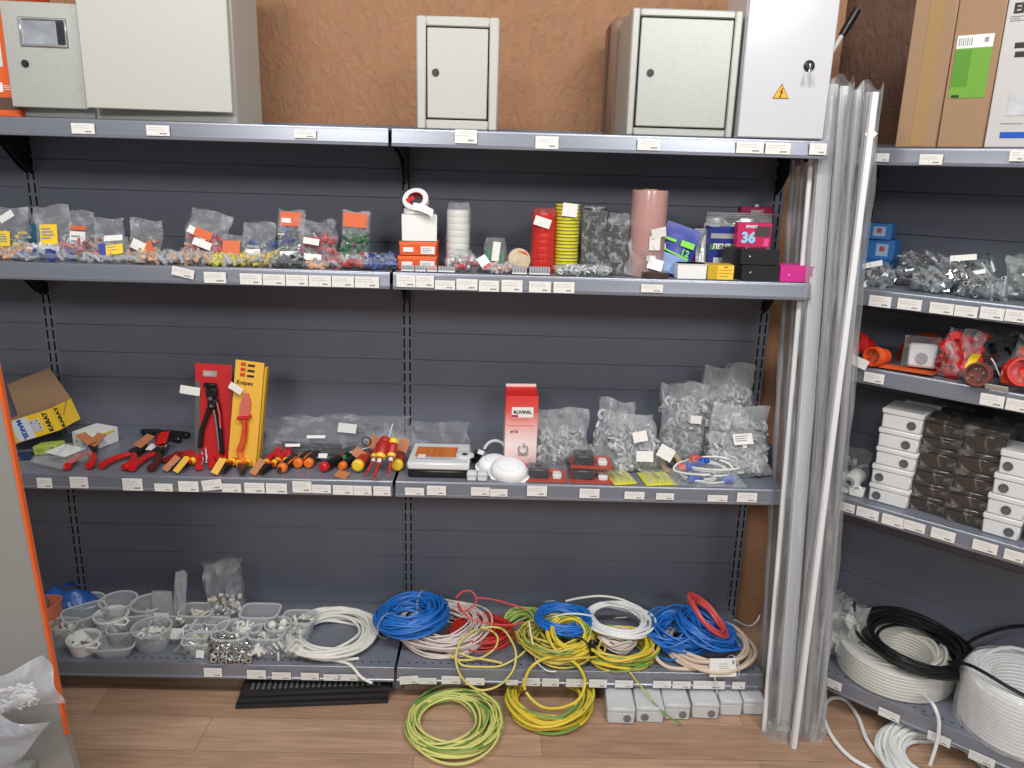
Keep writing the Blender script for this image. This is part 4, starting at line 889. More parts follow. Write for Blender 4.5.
kn = MB().prism([(-.012, h * .46), (.010, h * .46), (.012, h * .62), (.004, h * .70), (-.004, h * .70), (-.014, h * .58)], -.012, -.004).make('blade_guard', mat('rose_guard', (214, 110, 100), .3), T)
MB().prism([(-.018, h * .44), (.016, h * .47), (.016, h * .50), (-.018, h * .47)], -.016, -.002).make('finger_guard', RED, T)
MB().tube([(.002, -.010, h * .45), (.004, -.010, h * .36), (.002, -.010, h * .24), (-.006, -.010, h * .14)], lambda u: .0065 + .002 * u, 10).make('knife_handle', mat('orange_red_handle', (222, 88, 44), .35), T)
MB().tube([(.006, -.0155, h * .44), (.008, -.0155, h * .3)], .0022, 7).make('handle_inlay', RED, T)
MB().tube([(-.006, -.010, h * .145), (-.002, -.010, h * .08), (.008, -.010, h * .05)], .0075, 9).make('orange_end', ORG, T)
panel(T, 'ticket', .036, .018, TICKET, (-w * .36, -.016, h * .74), (0, rad(26), 0)); panel(T, 'foot_mark', .012, .006, RED, (-w * .3, -.0012, h * .05))
# long clear bag at the back
X, w = span(262, 411, 446, 2.05, z1)
T = bag('long clear bag of cable ties lying along the back of the shelf', (X, 2.04, z1 + .001), w, .115, .05, rad(34), rad(-1.5), 0, fm=film('glossy_clear_film', base=.07, facing=.25, streak=.42, sc=12, bump=.8), fill=.55, crumple=1.4, nu=22, nv=10, cards=[(.08, .62, .05, .026, mat('clear_sticker', (206, 208, 206), .5), 'ticket', rad(6)), (-.12, .40, .05, .008, PAPER, 'white_strip', 0), (-.27, .2, .04, .008, PAPER, 'white_strip_low', 0)])
b = MB()
for k in range(18):
    yy = R.uniform(-.012, .012); zz = R.uniform(.008, .045); b.tube([(-w * .42 + R.uniform(0, .03), yy, zz), (0, yy + R.uniform(-.006, .006), zz * R.uniform(.5, 1)), (w * .40 - R.uniform(0, .1), yy, zz + R.uniform(-.005, .012))], .0016, 5)
b.make('cable_ties', mat('dark_cable_ties', (70, 72, 78), .4), T)['kind'] = 'stuff'
MB().tube([(w * .1, -.026, .006), (w * .25, -.03, .02), (w * .36, -.032, .045), (w * .38, -.03, .085)], .0018, 6).make('white_fold', OFFW, T)
# ------------------------------------------------------------------ third shelf, middle bay
X, w = span(406, 470, 472, 1.905, z1)
T = thing('organizer_case', 'white organizer case with black base and orange sorted inserts', 'case', (X, 1.905, z1), 0)
MB().box((0, .075, .010), (w * .95, .15, .020), .004).make('base_tray', BLACK, T)
MB().box((0, .075, .031), (w * .97, .152, .021), .005).make('lid', mat('frosted_lid', (226, 228, 230), .3, coat=.2), T)
lid2 = MB().box((-w * .06, .080, .0418), (w * .66, .075, .002), 0).make('orange_window', mat('orange_inserts', (224, 116, 40), .35, var=.55, vs=120, stretch=(1, .05, 1)), T)
MB().box((-w * .06, .030, .0418), (w * .6, .022, .0016)).make('clear_window', mat('grey_inserts', (196, 200, 206), .25, var=.2, vs=120, stretch=(1, .05, 1)), T)
MB().box((-w * .28, .046, .043), (.02, .02, .001)).make('white_sticker', PAPER, T)
MB().lathe([(0, .040), (.024, .040), (.024, .0445), (.021, .046), (0, .046)], 24, 0, Matrix.Translation((w * .40, .06, 0))).make('latch_disc', OFFW, T)
MB().cyl(.0075, .046, .0475, 16, 0, Matrix.Translation((w * .40, .055, 0))).make('latch_hole', BLACK, T)
bagpx('clear empty looking bag standing behind the organizer case', 410, 424, 468, 450, z1, 2.10, .03, .2, crumple=1.4, fm=film('glossy_clear_film'))
b = MB()
for k in range(5): b.tube([(R.uniform(-.03, .03), R.uniform(-.012, .012), .006 + .008 * k), (R.uniform(-.02, .02), R.uniform(-.01, .01), .012 + .007 * k), (R.uniform(-.03, .035), R.uniform(-.012, .012), .008 + .009 * k)], .006, 7, flat=.5)
b.box((.02, -.012, .018), (.024, .012, .016), .002)
T = thing('strap_bundle', 'bundled black strap with buckle and white ticket beside the case', 'strap', (xat(477, 2.0, z1), 2.0, z1)); b.make('strap', BLACK, T); panel(T, 'ticket', .016, .012, PAPER, (.010, -.02, .046), (0, .3, 0))
o = MB().ring(.03, .0045, Matrix.Rotation(rad(70), 4, 'X'), 18, 6, 0, 4.2).make('clear_hose', mat('milky_hose', (206, 208, 210), .3), None, (xat(495, 2.02, z1), 2.02, z1 + .0335)); tagit(o, 'milky clear hose loop between strap and red box', 'hose')
for k, (px, lab) in enumerate(((471.5, 'white tiny cube box, left of the pair before the masks'), (482, 'white tiny cube box, right of the pair before the masks'))):
    X = xat(px, 1.89, z1); MB_ = carton(lab, X, 1.89, z1, .0245, .024, .022, OFFW, rad(-3), name='small_box', r=.002); panel(MB_, 'front_seam', .022, .001, INKG, (0, -.0004, .014))
# dust masks
def mask(label, px, Y, dz, yaw, tilt, s=1.0):
    T = thing('dust_mask', label, 'mask', (xat(px, Y, z1), Y, z1 + dz), (tilt, rad(4), yaw))
    prof = []
    for i in range(13):
        u = i / 12; prof.append((.050 * s * math.sin(u * PI / 2) ** .8, .034 * s * math.cos(u * PI / 2) ** .7))
    prof += [(.056 * s, -.001), (.056 * s, -.003), (.048 * s, -.002)]
    MB().lathe(prof, 32, 0, None, 2.0, 1.0, .80).make('shell', mat('mask_white', (242, 243, 245), .6), T)
    MB().tube([(.030 * s * math.cos(a), .024 * s * math.sin(a), .0295 * s) for a in [2 * PI * i / 28 for i in range(28)]], .0016, 5, True).make('ridge', mat('mask_ridge', (226, 228, 232), .6), T)
    return T
mask('white dust mask at the back of the overlapping pair', 494, 1.975, .006, rad(20), rad(14), .92)
mask('white dust mask lying in front of its twin before the red box', 509, 1.925, .012, rad(-20), rad(24), 1.0)
# red and white clip box
X, w = span(504, 536, 452, 1.985, z1)
h = zat(396, X, 1.985) - z1
T = thing('product_box', 'red and white box of pipe clips with size sixteen print', 'box', (X, 1.985, z1), rad(3))
b = MB().box((0, .03, h / 2), (w, .06, h), .001)
m = bpy.data.materials.new('red_white_fade'); m.use_nodes = True; nt = m.node_tree
tc = nd(nt, 'ShaderNodeTexCoord'); sp = nd(nt, 'ShaderNodeSeparateXYZ'); rp = nd(nt, 'ShaderNodeValToRGB')
nt.links.new(tc.outputs['Generated'], sp.inputs[0]); nt.links.new(sp.outputs['Z'], rp.inputs[0]); nt.links.new(rp.outputs[0], nt.nodes['Principled BSDF'].inputs['Base Color'])
e = rp.color_ramp.elements; e[0].color = lin((214, 60, 60)); e[1].color = lin((222, 58, 56))
for p_, c_ in ((.10, (244, 200, 196)), (.35, (248, 232, 228)), (.62, (240, 170, 164)), (.80, (224, 84, 78))): q = e.new(p_); q.color = lin(c_)
b.make('box_body', m, T)
hh = zat(385, X, 2.03) - z1 - h
MB().box((0, .052, h + .010), (w * .94, .003, .018)).make('tuck_flap', mat('pale_pink_flap', (246, 214, 208), .5), T); MB().prismx([(0, h), (.052, h + .012), (.054, h + .010), (.06, h)], -w * .47, w * .47).make('sloped_top', RED, T)
panel(T, 'white_logo_plate', w * .66, .028, PAPER, (.002, -.0006, h * .78)); text(T, 'RUVINIL', .0125, INK, (.002, -.0012, h * .78), bold=.0005, sx=1.05); panel(T, 'red_letter_block', w * .2, .006, mat('logo_red', (180, 30, 40), .5), (-w * .21, -.0008, h * .73))
bars(T, 'small_print', w * .7, 1, mat('rose_print', (196, 120, 116), .5), (0, -.0008, h * .68)); bars(T, 'thin_rule', w * .85, 1, mat('rose_rule', (214, 120, 116), .5), (0, -.0008, h * .60))
text(T, 'ø16', .013, mat('grey_brown_print', (120, 96, 92), .5), (-w * .22, -.0010, h * .52), bold=.0003)
g = MB().tube([(.012 * math.cos(a), 0, .012 * math.sin(a)) for a in [rad(130) + rad(280) * i / 16 for i in range(17)]], .0050, 6, flat=.4).box((0, 0, -.014), (.026, .004, .007), .001).box((.002, 0, .010), (.006, .003, .014), .001); g.make('printed_clip', mat('grey_clip_print', (170, 172, 168), .5), T, (.006, -.0015, h * .28))
# bags of clips
CLIP = mat('grey_white_clips', (202, 205, 206), .4)
for lab, r_, Y, t_, ln, rl, n, s_, cds, fl in (
 ('milky bag of grey white clips right beside the red clip box', (536, 412, 588, 457), 2.03, .06, .18, rad(-2), 80, .013, (), .6),
 ('cloudy bag of clips leaning left, third from the red box', (590, 403, 624, 462), 2.04, .06, .2, rad(8), 75, .0135, (), .75),
 ('cloudy bag of clips with white ticket low in the middle of the pile', (613, 421, 659, 464), 1.985, .055, .35, rad(-6), 75, .0135, ((.10, .60, .038, .028, TICKET, 'barcode_label', rad(-6)), (.16, .25, .045, .028, TICKET, 'ticket', rad(6))), .8),
 ('tall cloudy bag of clips standing left of the tallest one', (657, 386, 703, 448), 2.07, .065, .12, rad(1), 80, .0145, ((.18, .58, .030, .022, TICKET, 'ticket', rad(2)),), .78),
 ('tallest cloudy bag of clips with round mark at the right end', (701, 368, 751, 440), 2.09, .07, .10, rad(-2), 80, .0145, ((.0, .48, .046, .028, TICKET, 'barcode_label', rad(-10)),), .70),
 ('cloudy bag of clips squeezed below the tallest bag', (708, 412, 766, 456), 2.0, .06, .35, rad(3), 80, .0145, (), .75),
 ('cloudy front bag of clips with printed ticket at the right end', (716, 441, 772, 474), 1.955, .055, .65, rad(-8), 80, .0145, ((.05, .72, .052, .030, TICKET, 'ticket', rad(2), 3),), .8)):
    bagpx(lab, *r_, z1, Y, t_, ln, roll=rl, fm=FILM2, cont=('clip', [CLIP, CLT, mat('pale_clip_grey', (186, 189, 190), .4)], n, s_), fill=fl, crumple=1.2, cards=cds, name='clip_bag')
t = roll_ring('dull tan tape roll half hidden behind the white ticket', (xat(668, 2.0, z1), 2.0, z1 + .020), .030, .018, .018, (mat('tan_tape', (176, 160, 136), .3), KRAFT), (rad(60), rad(20), 0))
o = card('white ticket tilted between the tan tape and clip bags', 666, 453, 16, 13, 1.955, TICKET, rad(28), .3, 'paper_ticket')
# blister sockets
def sockpack(label, px, Y, zz, w, yaw, twin=False):
    T = thing('socket_pack', label, 'blister pack', (xat(px, Y, z1), Y, zz), yaw)
    MB().box((0, .045, .0015), (w, .09, .003), .001).make('red_backing', mat('brick_red_card', (196, 74, 56), .5), T)
    s = MB().box((-w * .20, .040, .016), (w * .50, .052, .027), .004).make('black_socket', mat('dark_socket', (52, 54, 58), .3), T)
    MB().lathe([(0, .0295), (.011, .0295), (.013, .0305), (.0145, .0305), (.0155, .0295)], 22, 0, Matrix.Translation((-w * .2, .040, 0))).make('socket_face', mat('socket_ring', (86, 88, 94), .25), s)
    MB().box((w * .26, .030, .009), (w * .22, .030, .014), .003).make('white_insert', PAPER, T); MB().box((w * .2, .066, .006), (w * .26, .018, .008), .002).make('red_print', mat('orange_red_print', (226, 80, 60), .5), T)
    MB().box((w * .02, .045, .018), (w * .97, .088, .034), .006).make('blister_shell', film('blister_film', base=.03, facing=.18, streak=.10), T)
    return T
w_ = (xat(567, 1.89, z1) - xat(526, 1.89, z1))
sockpack('single black socket in red backed blister pack before the milky bag', 546.5, 1.892, z1, w_, rad(-2))
sockpack('lower black socket blister pack of the stacked pair', 592, 1.890, z1, w_ * 1.06, rad(-3))
sockpack('upper black socket blister pack of the stacked pair', 591.5, 1.900, z1 + .0365, w_ * 1.02, rad(-2))
for px, wp, lab, yw in ((625.5, 24, 'left yellow carded pack lying at the shelf front', rad(12)), (661, 31, 'right yellow carded pack lying at the shelf front', rad(8))):
    X = xat(px, 1.893, z1); w = wp * mpp((X, 1.893, z1))
    T = thing('carded_pack', lab, 'blister pack', (X, 1.89, z1), yw)
    MB().box((0, .04, .002), (w, .085, .004), .001).make('yellow_card', mat('acid_yellow_card', (228, 224, 60), .45), T)
    for k in range(3): MB().tube([(-w * .3 + k * w * .28, .01, .007), (-w * .25 + k * w * .28, .075, .007)], .0034, 7).make('yellow_item', mat('acid_yellow_item', (214, 214, 70), .35), T)
    MB().box((0, .042, .007), (w * .9, .078, .012), .003).make('blister_shell', FILM, T); panel(T, 'grey_rod', .003, .06, GREY, (-w * .05, .045, .013), (PI / 2, 0, .2))
# blue plug leads in a bag
X = xat(706, 1.925, z1)
T = thing('cable_bag', 'clear bag with white leads and blue plugs at the shelf front', 'bag', (X, 1.925, z1), 0)
for k in range(7):
    a0 = R.uniform(0, 6); rx, ry = R.uniform(.045, .068), R.uniform(.022, .034); ox, oz = R.uniform(-.03, .02), .006 + .006 * k
    MB().tube([(ox + rx * math.cos(a0 + i * .3), ry * math.sin(a0 + i * .3), oz + .018 * max(0, math.sin(a0 + i * .3)) * (k > 2)) for i in range(19)], .0027, 6).make('white_lead', WHITE, T)
for k, (x, y, zq, ry, m) in enumerate(((-.045, .0, .040, .3, BLUE), (-.018, .005, .052, -.4, BLUE), (-.040, -.02, .016, .1, BLUE), (.052, -.012, .012, -.2, BLUE), (-.062, .004, .034, .5, mat('pinkish_plug', (214, 96, 92), .4)), (-.03, .01, .058, .2, mat('pinkish_plug', (214, 96, 92), .4)))):
    MB().box((0, 0, 0), (.032, .020, .018), .003).box((.019, 0, 0), (.012, .014, .012), .002).make('plug', m, T, (x, y, zq), (0, ry, ry * 2))
b = MB()
for s in (0, 1): b.grid(lambda i, j: ((i - .5) * .19, (j - .5) * .085, (.002 if s == 0 else (.002 + .062 * (math.sin(PI * i) * math.sin(PI * j)) ** .5 * (1.15 - .5 * i) + .003 * math.sin(14 * i + 9 * j)))), 16, 10)
b.make('bag_film', FILM, T, recalc=False, smooth=60)
o = MB().box((0, 0, .034), (.022, .020, .068), .003).make('dark_post', mat('dark_grey_part', (74, 76, 82), .5), None, (xat(782, 2.0, z1) - .028, 2.03, z1)); tagit(o, 'dark grey upright stub at the right end beside clip bags', 'fitting')
# ------------------------------------------------------------------ bottom shelf: tubs
z0 = ZS[0] + .0008
def tub(label, x0, x1, ytop, ybot, Y=None, shape=2, h=None, m=None, tilt=(0, 0), yaw=0, aspect=1, taper=.82, cont=None, level=.35, ticket=None, cat='container', name='plastic_tub', dz=0, handle=False):
    # ytop = rear rim line, ybot = foot line at the front
    xm = (x0 + x1) / 2; P = on_z(xm, ybot, z0 + dz)
    Yf_ = P.y; s = mpp(P); w = (x1 - x0) * s; r = w / 2; Yc = Y or Yf_ + r * taper * aspect
    X = xat(xm, Yc, z0)
    if h is None:
        h = zat(ytop, X, Yc + r * aspect) - z0 - dz
    h = max(.018, h)
    T = thing(name, label, cat, (X, Yc, z0 + dz), (tilt[0], tilt[1], yaw))
    k = taper; th = .0022
    prof = [(0, 0), (r * k * .95, 0), (r * k, .004), (r * .97, h - .006), (r * 1.0, h - .006), (r * 1.0, h), (r * .965 - th, h), (r * k - th, .005), (0, .004)]
    MB().lathe(prof, 32, 0, None, shape, 1, aspect).lathe([(r * .955 - th, h - .003), (r * 1.012, h - .003), (r * 1.018, h), (r * 1.0, h + .0012), (r * .955 - th, h + .0006), (r * .955 - th, h - .003)], 32, 1, None, shape, 1, aspect).make('tub_wall', [m or TUBP, m or TUBR], T)
    if cont:
        kind, ms, n, sz = cont; c = MB(); ms = ms if isinstance(ms, list) else [ms]
        def samp():
            a = R.uniform(0, 2 * PI); q = math.sqrt(R.random()) * r * k * .80; zz = .006 + R.random() * h * level
            e = (abs(math.cos(a)) ** shape + abs(math.sin(a)) ** shape) ** (-1 / shape)
            return Vector((q * e * math.cos(a) * .95, q * e * math.sin(a) * aspect * .95, zz + sz * .5))
        filler(c, kind, n, sz, samp, len(ms)); c.make('contents', ms, T)['kind'] = 'stuff'
    if ticket:
        u, vv, tw, thh, rr = ticket; MB().box((0, 0, 0), (tw, .0008, thh)).make('ticket', TICKET, T, (u * r, -r * aspect * (.99) - .002, vv * h), (rad(-8), rr, 0))
    if handle:
        MB().tube([(r * .9, -r * .2, h - .004), (r * 1.25, -r * .5, h - .006), (r * 1.2, -r * .8, h - .010), (r * .6, -r * .86, h - .006)], .004, 7, flat=.5).make('grip_lug', m or TUBP, T)
    return T
ALU = mat('bright_connector_metal', (206, 206, 204), .25, metal=.85); WPC = mat('white_small_parts', (232, 230, 222), .45); BEI = mat('beige_small_parts', (206, 196, 172), .5); DRK = mat('dark_small_parts', (90, 88, 86), .5)
# back row
tub('round frosted tub at the back left in front of the blue bag', 73, 105, 573, 598, 2.09, 2, .050, cont=('box', [WPC, DRK], 14, .006))
tub('round empty frosted tub, second in the back row of tubs', 103, 138, 574, 606, 2.07, 2, .066, cont=('box', [WPC], 5, .006), level=.1)
tub('round frosted tub behind the standing paper bag', 134, 168, 577, 606, 2.06, 2, .066, cont=('box', [BEI, WPC], 12, .007))
t = thing('paper_sachet', 'grey translucent sachet with white ticket standing in the tubs', 'bag', (xat(165, 2.035, z0), 2.03, z0 + .012), eul(.05, 0, 0))
MB().grid(lambda i, j: ((i - .5) * .058, -.008 * math.sin(PI * i) * (1 - j * .6), j * .105), 6, 8).grid(lambda i, j: ((i - .5) * .058, .006 * math.sin(PI * i), j * .105), 6, 4).make('sachet_film', film('grey_film', (190, 192, 194), base=.45, facing=.3, streak=.3), t)
panel(t, 'ticket', .044, .028, TICKET, (.0, -.012, .030))
t = bagpx('clear narrow bag standing right of the grey sachet', 172, 574, 184, 604, z0, 2.045, .015, .1, roll=rad(6), fm=FILM2)
tub('rectangular tub with white valve fittings behind a white ticket', 182, 215, 583, 606, 2.05, 5, .052, aspect=.75, cont=('pipe', [WPC, BEI], 16, .011), level=.6)
T = bagpx('gathered clear zip bag of small parts standing behind the tubs', 209, 562, 246, 607, z0, 2.06, .05, .06, roll=rad(-3), fm=film('glossy_clear_film'), cont=('box', [WPC, BEI, CLT], 60, .007), fill=.42, crumple=1.5, cards=[(.1, .10, .04, .026, TICKET, 'ticket', rad(-35))])
tub('rectangular empty frosted tub right of the gathered zip bag', 243, 280, 585, 612, 2.035, 5, .062, aspect=.72, cont=('box', [BEI], 10, .009), level=.3)
tub('rectangular shallow tub with beige fittings, rightmost in the back row', 284, 316, 595, 613, 2.035, 5, .045, aspect=.75, cont=('pipe', [WPC, BEI, DRK], 18, .010), level=.6)
# middle rows
tub('round tub with white balls beside the white cable coil', 266, 292, 601, 622, 1.985, 2, .052, cont=('ball', [WPC], 9, .012), level=.75)
tub('rectangular tub with white rings in the middle row', 228, 263, 608, 630, 1.985, 5, .044, aspect=.75, cont=('ring', [WPC], 26, .010), level=.75)
tub('rectangular tub with folded white paper in the middle row', 194, 229, 605, 625, 1.99, 5, .044, aspect=.72, cont=('box', [BEI, WPC], 10, .009), level=.6)
tub('rectangular tub with chrome sockets and large ticket, left of the folded paper one', 158, 196, 606, 628, 1.99, 5, .042, aspect=.7, cont=('tube', [ALU, WPC, DRK], 18, .011), level=.7, ticket=(.25, .85, .05, .032, 0))
tub('white plastic mug shaped tub standing in the left cluster', 97, 129, 594, 614, 2.01, 2, .056, m=WHITE, taper=.75, handle=True)
tub('clear rectangular tub under the white mug, left middle', 111, 151, 607, 634, 1.965, 5, .052, yaw=rad(12), aspect=.75, cont=('box', [BEI, DRK], 16, .008))
tub('tall leaning clear tub beside the terracotta container', 66, 106, 577, 622, 2.02, 5, .062, yaw=rad(38), aspect=.6, tilt=(rad(8), 0), cont=('box', [BEI, WPC], 8, .008))
tub('clear tub with pale pink tinted pieces at the left edge', 53, 80, 606, 640, 1.95, 5, .062, aspect=.8, cont=('box', [mat('rosy_small_parts', (200, 180, 172), .5), WPC], 18, .010), level=.7)
tub('low clear tub wedged behind the white handled bowl', 82, 112, 618, 640, 1.975, 5, .040, yaw=rad(-16), aspect=.7, cont=('fork', [WPC, ALU], 12, .010))
# front row
tub('white round bowl with side lug at the front left', 69, 101, 628, 655, 1.915, 2, .042, m=WHITE, taper=.78, cont=('fork', [ALU, BEI], 8, .009), level=.5, handle=True)
tub('clear shallow square tray at the front beside the white bowl', 96, 137, 636, 659, None, 5, .034, yaw=rad(8), aspect=.72, taper=.7)
tub('round front tub holding translucent caps', 134, 173, 618, 655, None, 2, .060, cont=('nut', [WPC, CLT], 34, .010), level=.55)
bag('long narrow clear bag of thin parts lying between front tubs', (xat(182, 1.90, z0), 1.895, z0 + .012), .05, .13, .024, rad(80), 0, rad(-14), fm=FILM, cont=('tube', [WPC, DRK, METAL], 30, .011), fill=.8)
tub('rectangular tub with beige strips behind the front square tub', 183, 217, 619, 641, 1.955, 5, .042, aspect=.75, cont=('box', [WPC, BEI], 14, .009), level=.5, )
tub('square front tub with folded ticket left of the metal sleeves', 184, 215, 631, 657, None, 5, .040, aspect=.75, cont=('fork', [BEI, WPC], 10, .011), level=.5, ticket=(.35, .35, .022, .022, rad(8)))
tub('round tub behind the pile of metal sleeves with a white ticket', 214, 252, 621, 648, 1.955, 3, .048, cont=('box', [WPC, CLT], 14, .010), level=.6)
tub('clear tub behind the bag of white pipe pieces', 250, 286, 622, 648, 1.955, 4, .045, aspect=.8, cont=('box', [CLT, WPC], 12, .010), level=.5)
# loose metal sleeves, one by one
def sleeve_bm():
    return MB().lathe([(.0045, -.013), (.0085, -.013), (.009, -.011), (.009, -.003), (.0078, -.002), (.0078, .004), (.009, .005), (.009, .012), (.0085, .013), (.0045, .013), (.0045, -.013)], 14)
t0 = None; k = 0
for layer, (ny, nx) in enumerate(((4, 7), (3, 6), (2, 4))):
    for j in range(ny):
        for i in range(nx):
            px = 214 + (i + .5 * (layer % 2)) * 6.0 + R.uniform(-.8, .8); Yq = 1.878 + .024 * j + .012 * layer + R.uniform(-.004, .004)
            X = xat(px, Yq, z0); zq = z0 + .0095 + layer * .0145
            rot = (rad(90) + R.uniform(-.25, .25), R.uniform(0, 6), R.uniform(-.6, .6))
            if t0 is None: t0 = sleeve_bm().make('metal_sleeve', ALU, None, (X, Yq, zq), rot); o = t0
            else: o = t0.copy(); COL.objects.link(o); o.location = (X, Yq, zq); o.rotation_euler = rot
            tagit(o, 'small shiny metal cable sleeve in the heap at the bottom shelf front', 'metal sleeve', 'heap of metal cable sleeves')
T = flatbag('clear bag of white pipe pieces and nuts beside the metal sleeves', 274, 48, 1.878, z0, .12, .040, rad(-6), fm=film('glossy_clear_film'), cont=('pipe', [WPC, ALU], 48, .010), crumple=1.5, fill=.75)
# blue bag, terracotta pot at the far left
t = thing('plastic_bag', 'crumpled blue plastic bag at the back left of the bottom shelf', 'bag', (xat(66, 2.12, z0), 2.11, z0))
b = MB()
ph = [R.uniform(0, 6) for _ in range(6)]
b.grid(lambda i, j: ((i - .5) * .19 + .01 * math.sin(5 * j + ph[0]), .10 * (j - .5) + .006 * math.sin(9 * i), max(0, .068 * max(0, math.sin(PI * i)) ** .35 * max(0, math.sin(PI * j)) ** .35 + .012 * math.sin(11 * i + ph[1]) * math.sin(PI * i) + .012 * math.sin(9 * j + 6 * i) * math.sin(PI * j) * math.sin(PI * i))), 20, 16)
b.make('bag_film', mat('blue_bag_film', (38, 86, 156), .3, var=.35, vs=14, bump=.9, bs=26, bd=.006), t, smooth=60)
MB().grid(lambda i, j: ((i - .5) * .07, .02 * math.sin(4 * i), .015 * j * math.sin(PI * i)), 8, 4).make('gathered_edge', mat('blue_bag_film', (44, 96, 172)), t, (.03, 0, .070), (.3, 0, .2))
T = tub('terracotta coloured container partly behind the grey foreground panel', 36, 62, 566, 622, 1.985, 4, .105, m=mat('terracotta_plastic', (214, 124, 92), .45), taper=.9, name='container')
MB().lathe([(0, 0), (.016, 0), (.020, .02), (.015, .04), (0, .042)], 14).make('smoky_lining', film('smoky_film', (150, 130, 124), base=.5, facing=.2, streak=.2), T, (0, -.01, .085))
# ------------------------------------------------------------------ coils of cable
def coil_pts(r0, r1, turns, wr, hgt, jit=.006, seed=0, ecc=1.0, seg=36, tail=None, head=None, layers=None, neat=False):
    rr = random.Random(seed); pts = []
    rad_k = [rr.uniform(r0, r1) for _ in range(turns + 1)]
    if neat:
        per = max(2, int((r1 - r0) / (2.0 * wr))); rad_k = [r0 + (r1 - r0) * abs(((k / per) % 2) - 1) for k in range(turns + 1)]
    z_k = [wr + rr.random() * max(0, hgt - 2 * wr) for _ in range(turns + 1)]
    cx = [rr.gauss(0, jit) for _ in range(turns + 1)]; cy = [rr.gauss(0, jit) for _ in range(turns + 1)]
    e_k = [rr.uniform(.95, 1.05) for _ in range(turns + 1)]; p_k = [rr.uniform(0, 6) for _ in range(turns + 1)]
    for i in range(turns * seg + 1):
        k = i // seg; f = (i % seg) / seg; k2 = min(k + 1, turns); f = f * f * (3 - 2 * f)
        L = lambda A: A[k] * (1 - f) + A[k2] * f
        a = 2 * PI * i / seg; r = L(rad_k) * (1 + .02 * math.sin(2 * a + L(p_k)))
        z = L(z_k) + .12 * hgt * math.sin(3 * a + L(p_k))
        pts.append(Vector((L(cx) + r * math.cos(a), (L(cy) + r * math.sin(a)) * ecc * L(e_k), max(wr, z))))
    if head: pts = [Vector(p) for p in head] + pts
    if tail: pts += [Vector(p) for p in tail]
    return pts
STR = lambda n, tw: (lambda i, j: 1 if (j + int(i * tw)) % n < n * .2 and (i // 17) % 5 not in (1, 3) else 0)
def coil(label, X, Y, z, r0, r1, turns, wr, hgt, m, rot=(0, 0, 0), ecc=1.0, seed=0, jit=.006, sides=6, stripe=None, tail=None, ties=(), name='cable_coil', seg=36, parts=None, neat=False):
    T = thing(name, label, 'cable coil', (X, Y, z), rot)
    pts = coil_pts(r0, r1, turns, wr, hgt, jit, seed, ecc, seg, tail, neat=neat)
    if stripe: MB().tube(pts, wr, sides, fmi=STR(sides, .11)).make('cable', [m, stripe], T)
    else: MB().tube(pts, wr, sides).make('cable', m, T)
    rm = (r0 + r1) / 2
    for a, tm in ties:
        b = MB().tube([((r1 - r0) * .62 * math.cos(q), 0, hgt * .5 + (hgt * .62 + wr) * math.sin(q)) for q in [2 * PI * i / 16 for i in range(16)]], .0035, 6, True, flat=.5)
        b.make('tie', tm, T, (rm * math.cos(a), rm * math.sin(a) * ecc, 0), (0, 0, a))
    return T
def winding(r0, r1, h, wr, z0_=.001):
    # one solid of revolution with the cable turns showing as ridges
    pr = []
    def arc(cx, cz, a0, a1):
        for q in range(4): a = a0 + (a1 - a0) * q / 3; pr.append((cx + wr * math.cos(a), cz + wr * math.sin(a)))
    n = max(1, int(h / (2 * wr))); m = max(1, int((r1 - r0) / (2 * wr)))
    pr.append((r0, z0_))
    for i in range(n): arc(r1 - wr, z0_ + wr * (2 * i + 1), -PI / 2 * .8, PI / 2 * .8)
    for j in range(m): arc(r1 - wr * (2 * j + 1), z0_ + 2 * wr * n - wr, PI * .1, PI * .9)
    for i in range(n): arc(r0 + wr, z0_ + wr * (2 * (n - i) - 1), PI * .6, PI * 1.4)
    pr.append((r0, z0_)); return pr
def coilpx(label, x0, y0, x1, y1, z, **k):
    # outline of a flat lying coil in the photo -> centre and outer radius on the level z
    Y1, Y2 = on_z((x0 + x1) / 2, y1, z).y, on_z((x0 + x1) / 2, y0, z).y; Y = (Y1 + Y2) / 2
    X, w = span(x0, x1, 0, Y, z); return X, Y, w / 2, (Y2 - Y1) / w
CW = mat('white_cable', (232, 231, 222), .4); CB = mat('blue_cable', (38, 116, 204), .38); CP = mat('pinkish_white_cable', (224, 210, 202), .4); CR = mat('red_cable', (196, 52, 44), .4)
CRP = mat('coral_red_cable', (222, 84, 84), .4); CY = mat('pale_yellow_cable', (228, 212, 118), .4); CYY = mat('yellow_cable', (232, 204, 66), .38); CG = mat('green_cable', (116, 160, 78), .4); CYG = mat('yellow_green_cable', (220, 220, 132), .4); CBE = mat('beige_cable', (222, 200, 178), .4); CK = mat('black_cable', (26, 26, 27), .35)
X, Y, r, e = coilpx('', 285, 603, 379, 671, z0 + .015)
X0_, Y0_ = X, Y
def drape(lst, r=.0045, zs=z0, yf=YF[0]):            # points kept on top of the shelf until they pass its lip
    out = []
    for px, py, Y in lst:
        p = on_y(px, py, Y)
        if Y > yf - .008: p.z = max(p.z, zs + r)
        out.append(p)
    return out
pl = coil('white flat cable coil at the right end of the left bay', X, Y, z0, r * .58, r * .97, 15, .0042, .036, CW, ecc=min(1.0, e), seed=3, jit=.002, sides=8, neat=True)
